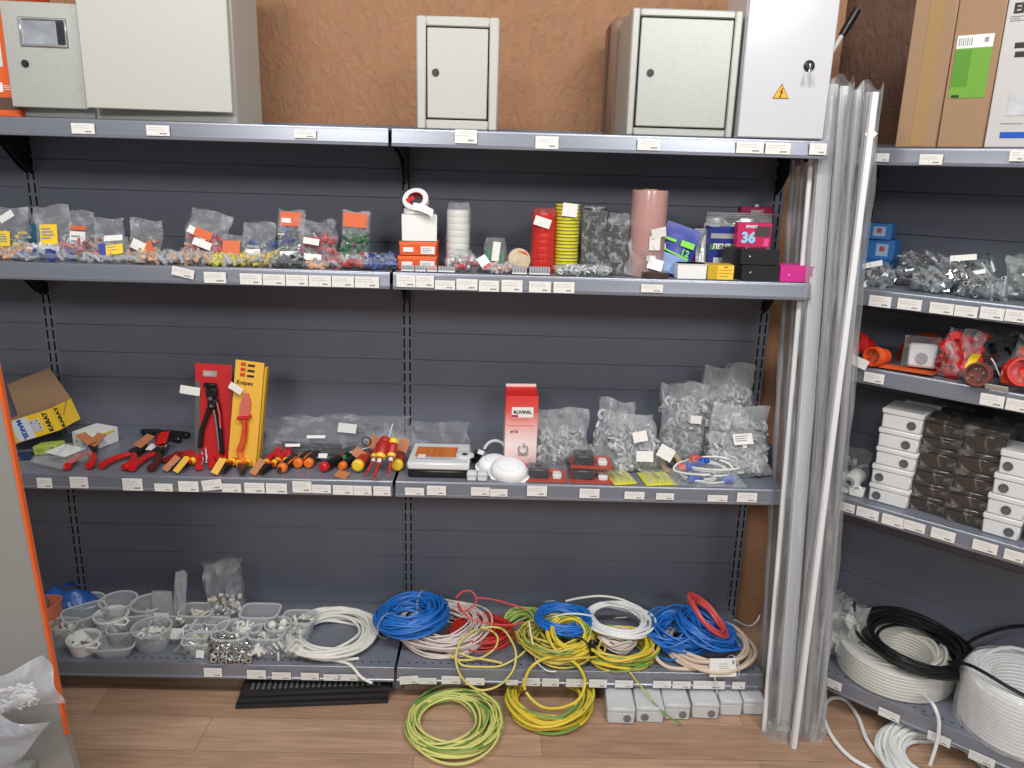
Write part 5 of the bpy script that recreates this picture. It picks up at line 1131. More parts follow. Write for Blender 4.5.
def cat0(P, sm=7):
    out = []; n = len(P)
    for i in range(n - 1):
        a_, b_, c_, d_ = P[max(0, i - 1)], P[i], P[i + 1], P[min(n - 1, i + 2)]
        for q in range(sm):
            u = q / sm; out.append(.5 * ((2 * b_) + (c_ - a_) * u + (2 * a_ - 5 * b_ + 4 * c_ - d_) * u * u + (3 * b_ - a_ - 3 * c_ + d_) * u ** 3))
    return out + [P[-1]]
O_ = Vector((X, Y, z0))
MB().tube(cat0([p - O_ for p in drape([(296, 652, 1.93), (315, 661, 1.90), (335, 666, 1.885), (350, 671, 1.868), (361, 677, 1.846), (372, 683, 1.844)])]), .0042, 8).make('loose_end', CW, pl)
MB().tube(cat0([p - O_ for p in drape([(300, 655, 1.915), (320, 663, 1.892), (340, 664, 1.888), (359, 661, 1.897)])]), .0042, 8).make('inner_end', CW, pl)
# stack at the seam: pinkish coil with blue coil on top
X, Y, r, e = coilpx('', 397, 601, 491, 657, z0 + .02)
X = xat(444, Y, z0)
coil('pinkish white thin cable coil spread under the blue coil', X, Y - .005, z0, r * .52, r * 1.02, 44, .0027, .050, CP, ecc=.95, seed=5, jit=.006, neat=True)
P = on_z(411, 618, .155); w = 82 * mpp(P)
coil('thick bright blue cable coil leaning on the pinkish coil', P.x, P.y, .138, w * .22, w * .48, 70, .0031, .052, CB, rot=(rad(-6), rad(-5), 0), seed=6, jit=.004, ties=((1.25, FILM), (-2.3, FILM)))
X, Y, r, e = coilpx('', 432, 616, 514, 652, z0 + .015)
coil('red cable coil lying behind the pale yellow loops', xat(478, 2.03, z0), 2.02, z0, r * .45, r * .82, 22, .0026, .036, CR, ecc=.85, seed=8, jit=.010)
# loose red wire arching up
def wire(label, pts, wr, m, name='loose_wire', stripe=None, sides=7, sm=6):
    # smooth curve through world points
    P = [Vector(p) for p in pts]; out = []
    for i in range(len(P) - 1):
        a, b_, c, d = P[max(i - 1, 0)], P[i], P[i + 1], P[min(i + 2, len(P) - 1)]
        for q in range(sm):
            u = q / sm; out.append(.5 * ((2 * b_) + (c - a) * u + (2 * a - 5 * b_ + 4 * c - d) * u * u + (3 * b_ - a - 3 * c + d) * u ** 3))
    out.append(P[-1]); c0 = P[0]
    b = MB().tube([p - c0 for p in out], wr, sides, fmi=STR(sides, .11) if stripe else None)
    o = b.make(name, [m, stripe] if stripe else m, None, c0); return tagit(o, label, 'cable')
def wpx(lst): return drape(lst, .003)
wire('loose red wire looping above the pinkish coil towards the blue one', wpx([(456, 598, 2.06), (462, 592, 2.07), (470, 591, 2.07), (476, 597, 2.06), (474, 605, 2.05), (462, 612, 2.02), (458, 603, 2.0), (468, 617, 1.96), (486, 623, 1.95), (510, 625, 1.97), (524, 622, 1.99)]), .0026, CRP)
wire('straight loose red wire running from the loop to the right', wpx([(474, 598, 2.07), (490, 599, 2.08), (510, 604, 2.09), (528, 610, 2.09)]), .0026, CRP)
# pale yellow loops hanging over the lip
T = thing('cable_coil', 'pale yellow loose cable loops hanging over the shelf lip', 'cable coil', (xat(485, 1.93, z0), 1.93, z0))
def loc_(lst, T): return [Vector(p) - Vector(T.location) for p in drape(lst, .004)]
def cat_(P, sm=7, closed=False):
    out = []; n = len(P)
    for i in range(n if closed else n - 1):
        g = (lambda q: P[q % n]) if closed else (lambda q: P[max(0, min(n - 1, q))])
        a, b_, c, d = g(i - 1), g(i), g(i + 1), g(i + 2)
        for q in range(sm):
            u = q / sm; out.append(.5 * ((2 * b_) + (c - a) * u + (2 * a - 5 * b_ + 4 * c - d) * u * u + (3 * b_ - a - 3 * c + d) * u ** 3))
    if not closed: out.append(P[-1])
    return out
MB().tube(cat_(loc_([(478, 629, 1.97), (462, 640, 1.92), (456, 655, 1.88), (458, 670, 1.852), (466, 682, 1.848), (480, 690, 1.848), (498, 686, 1.848), (512, 672, 1.85), (516, 655, 1.88), (511, 640, 1.93), (500, 628, 1.98)], T), closed=True), .0029, 7).make('front_loop', CY, T)
MB().tube(cat_(loc_([(455, 655, 1.89), (462, 665, 1.875), (480, 669, 1.87), (500, 666, 1.875), (518, 657, 1.90), (528, 648, 1.93)], T)), .0029, 7).make('low_loop', CY, T)
MB().tube(cat_(loc_([(449, 655, 1.895), (460, 660, 1.885), (480, 658, 1.895), (495, 648, 1.93), (497, 636, 1.97), (486, 629, 1.99), (470, 632, 1.97)], T)), .0029, 7).make('middle_loop', CY, T)
MB().tube(cat_(loc_([(452, 650, 1.91), (470, 657, 1.89), (488, 660, 1.885), (502, 663, 1.88)], T)), .0029, 7).make('short_strand', CY, T)
# right group in the middle bay
gx = xat(518, 2.05, z0)
coil('pale green cable coil tucked behind the blue coil left side', gx + .012, 2.06, z0, .040, .062, 14, .0032, .04, mat('pale_green_cable', (166, 190, 100), .4), rot=(rad(12), rad(-14), 0), seed=21, jit=.006)
T1 = coil('tangled yellow green cable coil in the centre of the middle bay', xat(558, 1.965, z0), 1.955, z0, .052, .108, 32, .0030, .062, mat('dull_yellow_cable', (218, 196, 84), .4), ecc=.85, seed=22, jit=.016, stripe=CG, ties=((-.75, BLACK),))
MB().box((0, 0, 0), (.024, .018, .026), .007).box((.004, -.004, -.022), (.012, .010, .024), .003).make('tie_knot', BLACK, T1, (xat(592, 1.905, .14) - T1.location.x, 1.905 - T1.location.y, .058))
coil('small upright yellow cable coil leaning on the tangled one', xat(568, 1.96, z0), 1.935, z0 + .058, .040, .062, 10, .0034, .035, CYY, rot=(rad(22), rad(6), 0), seed=23, jit=.005, stripe=CG)
coil('flat yellow cable coil with green stripe right of the black tie', xat(619, 1.94, z0), 1.945, z0, .070, .104, 20, .0036, .048, CYY, ecc=.82, seed=24, jit=.006, stripe=CG)
coil('small pinkish white cable coil inside the flat yellow coil', xat(617, 1.955, z0), 1.965, z0 + .002, .034, .058, 12, .0026, .055, CP, ecc=.7, seed=25, jit=.003)
P = on_z(562, 619, .175); w = 58 * mpp(P)
T = coil('small bright blue cable coil resting on the tangled yellow coil', P.x, P.y, .160, w * .32, w * .48, 26, .0032, .034, CB, rot=(rad(-3), rad(3), 0), ecc=.95, seed=26, jit=.003); panel(T, 'white_tape_flag', .03, .014, PAPER, (-w * .22, w * .30, .042), (rad(60), 0, .3))
P = on_z(618, 620, .165); w = 65 * mpp(P)
T = coil('white cable coil lying over the flat yellow one', P.x, P.y, .152, w * .36, w * .52, 15, .0036, .028, mat('bright_white_cable', (238, 239, 238), .38), rot=(rad(0), rad(3), 0), ecc=.95, seed=27, jit=.005); panel(T, 'paper_flag', .036, .022, PAPER, (.004, -.006, .024), (rad(50), 0, .2))
wire('white cable loop arching behind the small blue coil', wpx([(566, 601, 2.03), (580, 598, 2.06), (600, 596, 2.08), (620, 599, 2.06), (636, 606, 2.04)]), .0032, CW)
wire('pale thin cable end crossing the small blue coil', wpx([(553, 617, 1.98), (566, 614, 1.965), (580, 614, 1.965), (592, 616, 1.97)]), .0026, CW)
wire('pale thin cable drooping at the left of the tangled yellow coil', wpx([(529, 622, 1.97), (532, 640, 1.93), (536, 660, 1.89), (546, 674, 1.862), (556, 676, 1.857)]), .0022, CW)
X, w = span(643, 705, 0, 1.99, z0 + .05)
coil('large loose blue cable coil in the right part of the middle bay', X + .004, 1.99, z0 + .012, w * .26, w * .52, 34, .0031, .072, CB, rot=(rad(5), rad(-4), 0), ecc=.95, seed=28, jit=.012)
X, w = span(668, 736, 0, 1.985, z0 + .06)
coil('second blue cable coil tilted under the coral red wire', X, 1.985, z0 + .045, w * .30, w * .50, 20, .0031, .045, CB, rot=(rad(0), rad(20), 0), seed=29, jit=.008)
X, w = span(678, 733, 0, 1.985, z0 + .12)
coil('coral red wire coil tilted on top of the blue coils', X, 1.98, z0 + .100, w * .36, w * .50, 9, .0029, .016, CRP, rot=(rad(4), rad(40), 0), ecc=.95, seed=30, jit=.003)
X, Y, r, e = coilpx('', 655, 622, 758, 672, z0 + .015)
T = coil('thick beige cable coil with a white card tag at the right end', X, Y, z0, r * .68, r * .98, 8, .0055, .044, CBE, ecc=.95, seed=31, jit=.004, sides=9, ties=((-1.2, FILM2),))
p = on_y(723, 667.5, 1.852) - Vector(T.location); cp = panel(T, 'card_tag', .072, .050, PAPER, (p.x, p.y, p.z), (rad(-14), rad(-2), 0)); bars(cp, 'small_print', .03, 4, INKG, (.004, -.0008, .010), pitch=.006); panel(cp, 'dark_code', .006, .010, INKG, (.028, -.0008, .014))
MB().tube(cat_(loc_([(652, 648, 1.93), (658, 660, 1.90), (668, 668, 1.885), (682, 672, 1.878), (698, 671, 1.88)], T)), .0055, 9).make('loose_end', CBE, T)
wire('thin white string hanging from the card tag over the lip', wpx([(709, 664, 1.862), (712, 672, 1.850), (716, 682, 1.846), (717, 694, 1.846)]), .0016, OFFW)
wire('thin grey cable end rising to the right behind the beige coil', wpx([(735, 620, 2.07), (748, 626, 2.09), (756, 622, 2.11), (760, 615, 2.12)]), .0022, OFFW)
wire('thin green striped wire drooping from the black tie to the floor', wpx([(600, 655, 1.90), (622, 665, 1.872), (640, 685, 1.842), (655, 704, 1.80), (668, 716, 1.776), (681, 724, 1.774)]), .0022, CG, stripe=CYY)
# floor coils
X, Y, r, e = coilpx('', 402, 688, 500, 756, .02)
coil('large yellow green striped cable coil lying on the floor', X, Y, .0006, r * .64, r * .98, 24, .0031, .034, CYG, ecc=min(1.05, e), seed=40, jit=.014, stripe=CG)
X, Y, r, e = coilpx('', 502, 668, 596, 736, .02)
coil('thick yellow cable coil on the floor under the shelf edge', X, Y, .0006, r * .66, r * .98, 18, .0040, .05, CYY, ecc=min(1.0, e), seed=41, jit=.006, stripe=CG)
T = thing('cable_loop', 'large single yellow cable hoop leaning from shelf to floor', 'cable coil', (xat(555, 1.84, .06), 1.845, .04))
MB().tube(cat_(loc_([(525, 690, 1.832), (527, 674, 1.842), (536, 663, 1.85), (551, 657, 1.868), (570, 660, 1.868), (581, 670, 1.85), (585, 684, 1.838), (578, 700, 1.80), (560, 708, 1.79), (540, 706, 1.80)], T), closed=True), .0040, 8).make('hoop', CYY, T)
# ------------------------------------------------------------------ under the shelves
x0, x1 = on_z(235, 711, 0), on_z(388, 705, 0)
RUB = mat('black_rubber_mat', (40, 40, 41), .55)
L_ = (x1 - x0).length; ang = math.atan2((x1 - x0).y, (x1 - x0).x)
for k, lab in enumerate(('lower black ribbed plastic mat under the left bay', 'middle black ribbed plastic mat under the left bay', 'upper black ribbed plastic mat with slots under the left bay')):
    b = MB().box((L_ / 2, .14, .006), (L_ - .004 * k, .27, .012), .002)
    for i in range(4): b.box((L_ / 2, .006 + .003 * i, .0125), (L_ - .01, .002, .002))
    if k == 2:
        n = 24
        for i in range(n): b.box((.03 + i * (L_ - .05) / n, .035, .0132), (.008, .03, .004), .001, 1)
    T = thing('ribbed_mat', lab, 'mat', (x0.x + .004 * k, x0.y + .006 * k, .0006 + k * .0142), ang); b.make('mat_body', [RUB, mat('dark_grey_slots', (96, 96, 94), .5)], T)
bxs = [(607, 635, 724, 688), (636, 664, 723, 688), (664, 690, 720, 688), (692, 719, 719, 688), (720, 742, 716, 688), (743, 764, 715, 688)]
for k, (a, c, yb, yt) in enumerate(bxs):
    P = on_z((a + c) / 2, yb, 0); X, w = span(a, c, 0, P.y, .02); h = .046
    T = thing('junction_box', f'pale grey wrapped junction box on the floor under the middle bay, {ORD[k]} from the left', 'junction box', (X, P.y, .0006), rad(-2), 'junction boxes on the floor')
    MB().box((0, .05, .017), (w - .002, .10, .034), .003).make('box_body', OFFW, T); MB().box((0, .05, .040), (w - .001, .102, .012), .003).make('lid', OFFW, T)
    if k < 4: MB().lathe([(0, 0), (.0105, 0), (.0105, .002), (.008, .003), (0, .0018)], 18, 0, Matrix.Rotation(PI / 2, 4, 'X')).make('cable_hole', mat('hole_grey', (96, 98, 100), .5), T, (w * (.22 if k != 1 else -.18), .0005, .017))
    MB().box((0, .05, .026), (w + .002, .106, .0515), .005).make('wrap_film', FILM2 if False else FILM, T)
# ------------------------------------------------------------------ goods on the angled right bay
def rp(px, py, lvl, off):                    # a point at shelf level lvl, given photo column and depth behind the bay front
    z = ZR[lvl] + .0008
    lo, hi = -.3, 1.2
    def colx(u):
        P = RO + RU * u + RN * off; v = Vector((P.x, P.y, z)) - CAMP; return 512 + F * v.dot(RT) / v.dot(FW)
    for _ in range(40):
        m = (lo + hi) / 2
        if colx(m) < px: lo = m
        else: hi = m
    P = RO + RU * lo + RN * off; return Vector((P.x, P.y, z))
def zpx(py, P): return zat(py, P.x, P.y)
def rw(x0, x1, lvl, off): return (rp(x1, 0, lvl, off) - rp(x0, 0, lvl, off)).length
# second shelf: blue lamp boxes and bags of metal fittings
BOXB = mat('sky_blue_box', (60, 124, 196), .4)
for k, (lab, yb, yt, dx) in enumerate((('lowest light blue small carton behind the plastic wrapped profiles', 0, 0, 0), ('middle light blue small carton with white label', 0, 0, .006), ('topmost light blue small carton in the stack of three', 0, 0, -.008))):
    P = rp(872, 0, 3, .19); h = .052 if k < 2 else .040
    T = thing('small_carton', lab, 'box', (P.x + dx, P.y, P.z + k * .053), TH + rad(6 * k - 6), 'blue cartons')
    w = .075; MB().box((0, .03, h / 2), (w, .06, h), .001).make('carton_body', BOXB, T); panel(T, 'pale_label', w * .4, h * .6, mat('pale_blue_label', (170, 196, 226), .5), (.008, -.0006, h * .5)); panel(T, 'red_mark', .012, .012, mat('dim_red', (186, 84, 84), .5), (.008, -.0012, h * .55))
def rbag(label, x0, x1, ytop, lvl, off, t, lean, roll=0, **k):
    P = rp((x0 + x1) / 2, 0, lvl, off); w = rw(x0, x1, lvl, off); h = (zpx(ytop, P) - P.z) / math.cos(lean)
    return bag(label, P, w, h, t, lean, roll, TH, **k)
MF = [mat('galvanized_steel', (190, 196, 200), .25, metal=.85, var=.12, vs=50), METAL, mat('dull_zinc', (140, 146, 150), .4, metal=.7)]
SMK = film('smoky_clear_film', (220, 226, 228), base=.10, facing=.3, streak=.4, sc=22)
rbag('leftmost low bag of galvanized fittings with white ticket, second right shelf', 864, 892, 268, 3, .06, .05, .5, rad(-12), fm=SMK, cont=('nut', MF, 40, .012), fill=.8, crumple=1.6, cards=[(-.1, .8, .045, .014, TICKET, 'ticket', rad(-8))])
rbag('bag of galvanized fittings behind the leftmost low bag', 892, 938, 254, 3, .15, .07, .3, rad(4), fm=SMK, cont=('tube', MF, 60, .016), fill=.8, crumple=1.6)
rbag('front bag of ring shaped galvanized fittings', 908, 946, 272, 3, .06, .06, .5, rad(5), fm=SMK, cont=('nut', MF, 44, .013), fill=.85, crumple=1.5)
rbag('wide bag of large galvanized fittings with two tickets', 938, 990, 259, 3, .12, .07, .35, rad(-4), fm=SMK, cont=('pipe', MF, 60, .013), fill=.8, crumple=1.6, cards=[(-.05, .85, .055, .014, TICKET, 'ticket', rad(-6)), (.2, .40, .05, .010, TICKET, 'lower_ticket', rad(-14))])
rbag('front right bag of long galvanized pipe fittings', 956, 1006, 279, 3, .05, .05, .6, rad(3), fm=SMK, cont=('pipe', MF, 40, .013), fill=.85, crumple=1.5)
rbag('greenish clear bag of fittings at the right photo edge, second right shelf', 998, 1060, 258, 3, .10, .08, .25, 0, fm=film('greenish_film', (214, 226, 224), base=.22, facing=.3, streak=.35), cont=('tube', MF, 40, .014), fill=.7, crumple=1.4)
# third shelf: red plugs and sockets
RPL = mat('red_socket_plastic', (214, 46, 44), .35); OPL = mat('orange_socket_plastic', (232, 92, 40), .35)
def plug(label, px, off, m, dz, rot, R0=.022, L=.05, hole=True, name='industrial_plug', lvl=2):
    P = rp(px, 0, lvl, off); T = thing(name, label, 'plug', (P.x, P.y, P.z + dz), rot)
    MB().lathe([(0, 0), (R0 * .7, 0), (R0 * .78, L * .1), (R0 * .78, L * .55), (R0, L * .62), (R0 * 1.04, L * .66), (R0, L * .7), (R0, L), (R0 * .86, L), (R0 * .84, L * .72), (0, L * .72)], 24).make('plug_body', m, T)
    if hole:
        b = MB()
        for k in range(4): b.cyl(.0028, L * .70, L * .92, 8, 0, Matrix.Translation((R0 * .45 * math.cos(k * PI / 2 + .4), R0 * .45 * math.sin(k * PI / 2 + .4), 0)))
        b.make('pins', METAL, T)
    return T
plug('large red socket lying at the left of the third right shelf', 869, .12, RPL, .026, (rad(70), rad(20), TH - .6), .028, .065, hole=False)
plug('small orange red plug peeping past the plastic wrapped profiles', 851, .06, OPL, .021, (rad(100), 0, TH), .018, .05, hole=False)
o_ = rp(857, 0, 2, -.006); o = MB().box((0, 0, 0), (.05, .0008, .024)).make('paper_ticket', TICKET, None, (o_.x, o_.y, o_.z + .012), (rad(-8), rad(16), TH)); tagit(o, 'white ticket tilted over the left end of the third right shelf lip', 'price tag')
plug('orange plug with pins facing forward beside the white socket box', 884, .06, OPL, .024, (rad(86), rad(0), TH - .25), .0235, .06)
T = thing('orange_wrapper', 'flat orange wrapper under the white socket box', 'wrapper', rp(902, 0, 2, .04), TH); MB().grid(lambda i, j: ((i - .5) * .15, (j - .5) * .06, .003 + .004 * math.sin(6 * i) * math.sin(PI * j) + .003 * i), 12, 6).make('wrapper_sheet', mat('orange_wrapper_sheet', (214, 100, 52), .35), T)
P = rp(919, 0, 2, .05); T = thing('surface_socket', 'white square socket box in a clear bag among the red plugs', 'socket', (P.x, P.y, P.z + .012), eul(.2, rad(-4), TH))
MB().box((0, .02, .029), (.062, .040, .058), .005).make('socket_body', OFFW, T)
MB().lathe([(0, 0), (.012, 0), (.0135, .002), (.0135, .004), (.010, .004), (0, .003)], 22, 0, Matrix.Translation((.002, 0, .022)) @ Matrix.Rotation(PI / 2, 4, 'X')).make('socket_ring', GREY, T)
b = MB(); b.grid(lambda i, j: ((i - .5) * .082, -.006 - .004 * math.sin(9 * i + 6 * j), j * .075), 8, 8); b.make('bag_film', FILM, T, recalc=False)
T = thing('orange_cover', 'orange curved cover lying behind the white socket box', 'cover', rp(921, 0, 2, .16), TH); MB().grid(lambda i, j: (.05 * math.cos(PI * i), (j - .5) * .08, .075 * math.sin(PI * i) ** .8 + .001), 12, 3).make('cover_shell', OPL, T, smooth=60)
rbag('glossy clear bag of red sockets in the centre of the third right shelf', 937, 974, 330, 2, .05, .065, .15, rad(3), fm=film('sparkling_film', base=.12, facing=.3, streak=.55, sc=28), cont=('nut', [RPL, RPL, REDD], 34, .019), fill=.85, crumple=1.6)
T = thing('yellow_tag', 'yellow curved tag beside the glossy bag of red sockets', 'tag', rp(966, 0, 2, .015)); T.location.z += .036; T.rotation_euler = (0, 0, TH); MB().grid(lambda i, j: ((i - .5) * .018 + .012 * j * j, .006 * math.sin(PI * j), j * .036), 4, 8).make('tag_strip', YELLOW, T)
t_ = plug('round clear brownish plug with metal contacts in front', 982, .035, mat('brownish_clear_plastic', (126, 74, 66), .2, coat=.6), .026, (rad(84), 0, TH - .1), .027, .05)
rbag('dark crumpled clear bag behind the brownish plug', 970, 1006, 330, 2, .15, .06, .3, 0, fm=SMK, cont=('nut', [REDD, DARKM], 16, .014), fill=.7, crumple=2.0)
T = thing('white_ribbon', 'white curled paper ribbon beside the brownish plug', 'paper strip', rp(986, 0, 2, .03)); T.location.z += .052; T.rotation_euler = (0, 0, TH); MB().grid(lambda i, j: (.035 * i, -.02 * (j - .5) * .6, .012 * math.cos(3 * i) - .03 * i), 8, 2).make('ribbon', PAPER, T)
plug('large red plug with white label at the right photo edge', 1008, .07, RPL, .034, (rad(78), rad(-10), TH + .5), .031, .075, hole=False)
T = thing('paper_ticket', 'white label stuck on the large red plug at the right edge', 'price tag', rp(1006, 0, 2, .032), 0); T.location.z += .030; T.rotation_euler = eul(.1, rad(4), TH); MB().box((0, 0, 0), (.03, .0008, .018)).make('paper', TICKET, T)
rbag('clear bag with orange plug at the extreme right of the third right shelf', 1004, 1050, 336, 2, .035, .06, .2, 0, cont=('nut', [OPL, RPL], 16, .016), fill=.7, crumple=1.8)
P = rp(996, 0, 2, -.004); o = MB().box((0, 0, 0), (.046, .024, .0008)).make('paper_ticket', TICKET, None, (P.x, P.y, P.z + .006), (rad(-40), 0, TH)); tagit(o, 'white ticket lying over the lip under the brownish plug', 'price tag')
# fourth shelf: stacks of junction boxes
BRN = mat('dark_brown_film_box', (52, 47, 44), .16, var=.2, vs=20, coat=.5)
JW = mat('light_grey_box', (224, 225, 224), .42)
def jstack(where, x0, x1, off, ys, hole, m, grp, dx=None, depth=.10, sparkle=False):
    # ys: photo rows of the box joints, bottom first
    w = rw(x0, x1, 1, off); P0 = rp((x0 + x1) / 2, 0, 1, off); n = len(ys) - 1
    for k in range(n):
        zb, zt_ = zpx(ys[k], P0), zpx(ys[k + 1], P0)
        if k == 0: zb = P0.z
        h = zt_ - zb - .0006
        pl = 'lowest' if k == 0 else 'topmost' if k == n - 1 else ORD[k] + ' from the bottom'
        sh = (dx[k] if dx else 0)
        P = P0 + RU * sh
        T = thing('junction_box', f'{where}, {pl}', 'junction box', (P.x, P.y, zb), TH + R.uniform(-.02, .02), grp)
        MB().box((0, depth / 2, h * .36), (w - .005, depth - .005, h * .72), .003).make('box_body', m, T)
        MB().box((0, depth / 2, h * .86), (w, depth, h * .27), .0025).make('lid', m, T)
        if hole:
            hx = hole[k]
            MB().lathe([(0, 0), (.0105, 0), (.0105, .0025), (.0085, .003), (.0080, .001), (0, .001)], 20, 0, Matrix.Rotation(PI / 2, 4, 'X')).make('cable_hole', mat('hole_grey', (96, 98, 100), .5), T, (hx * w, .0025, h * .36))
        if sparkle: MB().box((0, depth / 2, h / 2), (w + .002, depth + .003, h + .0004), .003).make('wrap_film', film('dark_sparkle_film', (210, 206, 200), base=.02, facing=.10, streak=.50, sc=30), T)
    return P0
jstack('light grey junction box in the left stack, fourth right shelf', 867, 907, .035, (503, 487, 468, 450, 431, 411), [-.28, -.28, .22, .20, .24], JW, 'left stack of grey junction boxes', dx=[-.002, -.002, .001, .0, .002])
jstack('light grey junction box in the half hidden rear stack', 890, 925, .155, (478, 462, 447, 432, 417, 403), None, JW, 'rear stack of grey junction boxes')
jstack('dark brown wrapped box in the middle front stack', 906, 946, .055, (512, 497, 484, 469, 448, 436, 420), None, BRN, 'middle stack of dark boxes', dx=[-.002, 0, 0, .003, .003, .004], sparkle=True)
jstack('dark brown wrapped box behind the middle front stack', 920, 958, .16, (486, 470, 455, 440, 424, 404), None, BRN, 'rear stack of dark boxes', sparkle=True)
jstack('dark brown wrapped box in the right front stack', 943, 986, .045, (526, 509, 492, 473, 453, 428), None, BRN, 'right stack of dark boxes', dx=[-.004, -.002, .003, .004, .008], sparkle=True)
jstack('dark brown wrapped box behind the right front stack', 975, 1012, .15, (490, 475, 460, 442, 420), None, BRN, 'far right rear dark boxes', sparkle=True)
jstack('light grey junction box in the right photo edge stack', 979, 1018, .030, (536, 517, 497, 476, 452), [.22, .02, -.20, -.25], JW, 'right stack of grey junction boxes', dx=[.0, .002, .006, .010])
jstack('light grey junction box cut by the right photo edge', 1022, 1062, .040, (548, 527, 507), [-.2, -.2], JW, 'edge stack of grey junction boxes')
for k, (px, off, lab, s) in enumerate(((843, .035, 'white tiny plastic cap box at the left front corner, fourth right shelf', .030), (855, .03, 'white tiny plastic cap box right of the corner one', .032), (842, .075, 'white tiny plastic cap box behind the corner one', .028))):
    P = rp(px, 0, 1, off); T = carton(lab, P.x, P.y, P.z, s * 1.1, s, .018 if k != 2 else .032, WHITE, TH + .1 * k, name='small_box', r=.003); MB().box((0, s / 2, .0185 if k != 2 else .0325), (s * 1.14, s * 1.04, .003), .001).make('cap', WHITE, T)
def fitting(label, px, off, lvl, r, L, yaw, dz=0, m=JW):
    P = rp(px, 0, lvl, off); T = thing('pipe_fitting', label, 'pipe fitting', (P.x, P.y, P.z + r + dz), (0, 0, yaw)); M = Matrix.Rotation(PI / 2, 4, 'X')
    MB().lathe([(r * .62, 0), (r, 0), (r, L), (r * .62, L), (r * .62, 0)], 22, 0, M).make('pipe_body', m, T); MB().lathe([(r * .34, .000), (r * .62, .000), (r * .62, .01), (r * .34, .01), (r * .34, .0)], 20, 0, Matrix.Translation((0, -L * .98, 0)) @ M).make('inner_ring', GREY, T)
    return T
fitting('short pale grey pipe fitting facing forward beside the tall box stack', 856, .10, 1, .022, .06, TH, .010)
fitting('lower pale pipe fitting under the forward facing one', 852, .085, 1, .015, .05, TH + .5)
rbag('small clear bag of pale fittings behind the wrapped profiles, fourth right shelf', 836, 866, 450, 1, .14, .05, .2, 0, cont=('pipe', [JW, GREY], 14, .013), fill=.7)
# bottom shelf: coils
def rcoil(label, px, off, **k):
    P = rp(px, 0, 0, off); return P, coil(label, P.x, P.y, P.z + k.pop('dz', 0), rot=k.pop('rot', (0, 0, 0)), **k)
CIV = mat('ivory_cable', (226, 224, 214), .4)
P, T = rcoil('large ivory cable coil under the black coil on the bottom right shelf', 893, .155, r0=.10, r1=.143, turns=10, wr=.0045, hgt=.084, m=CIV, seed=50, jit=.003, ecc=.95)
MB().lathe(winding(.088, .147, .074, .0046), 64).make('inner_windings', CIV, T)
MB().lathe([(.150, .004), (.158, .03), (.158, .05), (.150, .078), (.11, .082)], 40).make('wrap_film', FILM, T, recalc=False)
P2, T = rcoil('black cable coil lying on the large ivory coil', 908, .150, r0=.090, r1=.145, turns=20, wr=.0046, hgt=.042, m=CK, seed=51, jit=.006, ecc=.95, dz=.080, rot=(rad(4), rad(4), 0), sides=8)
T = bag('clear bag with small white cable bundle standing by the wrapped profiles', rp(838, 0, 0, .12), .13, .175, .10, .05, 0, TH, fm=FILM2, fill=.8, crumple=1.3)
pts = coil_pts(.028, .050, 10, .0045, .05, .004, 52); MB().tube([(p.x, p.z - .03, p.y + .085) for p in pts], .0045, 7).make('white_bundle', CW, T)
PW, T = rcoil('big film wrapped white cable coil at the right photo edge', 1019, .135, r0=.09, r1=.137, turns=10, wr=.0048, hgt=.142, m=mat('bright_white_cable', (238, 239, 238), .38), seed=53, jit=.002)
MB().lathe(winding(.080, .140, .132, .0050), 64).make('inner_windings', mat('bright_white_cable', (238, 239, 238), .38), T)
b = MB(); ph = 1.3
b.grid(lambda i, j: ((lambda a, rr: (rr * math.cos(a), rr * math.sin(a), j * .142))(2 * PI * i, (.148 + .0018 * math.sin(23 * 2 * PI * i + 5 * j) + .002 * math.sin(7 * 2 * PI * i)) * (1 - .10 * max(0, j - .8) * 5))), 64, 10).make('wrap_film', film('milky_wrap', (240, 240, 240), base=.28, facing=.25, streak=.40, sc=18), T, recalc=False)
MB().grid(lambda i, j: (.03 * (i - .5) * (1 - .4 * j), .004 * math.sin(9 * i), .03 * j + .006 * math.sin(8 * i) * j), 6, 4).make('film_twist', FILM2, T, (-.105, .06, .128), (.2, 0, TH))
def rwire(label, lst, wr, m):
    return wire(label, [Vector((rp(px, 0, 0, off).x, rp(px, 0, 0, off).y, 0)) + Vector((0, 0, zpx(py, rp(px, 0, 0, off)))) for px, py, off in lst], wr, m, sides=8)
rwire('black cable running from the black coil over the white wrapped coil', [(940, 662, .08), (955, 664, .06), (970, 671, .045), (990, 683, .04), (1010, 694, .04), (1040, 708, .04)], .0046, CK)
rwire('black cable arching against the back panel to the right', [(955, 648, .26), (970, 637, .28), (990, 629, .29), (1012, 626, .29), (1040, 630, .29)], .0046, CK)
rwire('short black cable end standing up beside the clear bag', [(845, 602, .10), (847, 614, .10), (852, 622, .10), (862, 630, .11)], .0040, CK)
# floor under the right bay
P = on_z(925, 762, .02)
X, Y = P.x + .05, P.y + .045
CFL = mat('bright_white_cable', (238, 239, 238), .38)
coil('thick white cable coil on the floor under the right bay', X + .01, Y - .05, .0006, .090, .175, 30, .0052, .045, CFL, seed=60, jit=.004, sides=8)
wire('thick white cable loop on the floor by the wrapped profiles', [on_z(px, py, .008) if z is None else on_y(px, py, z) for px, py, z in ((905, 800, None), (880, 775, None), (850, 757, None), (831, 735, None), (823, 712, None), (830, 699, None), (845, 700, None), (858, 717, None), (866, 738, None), (880, 758, None), (898, 775, None))], .0052, CFL, sides=9)
wire('white cable hanging over the bottom right shelf lip', [on_r(919, 688, .10), on_r(926, 697, .03), on_r(934, 706, -.012), on_r(939, 722, -.014), on_r(937, 742, -.016), on_r(930, 765, -.03)], .0046, CFL, sides=9)
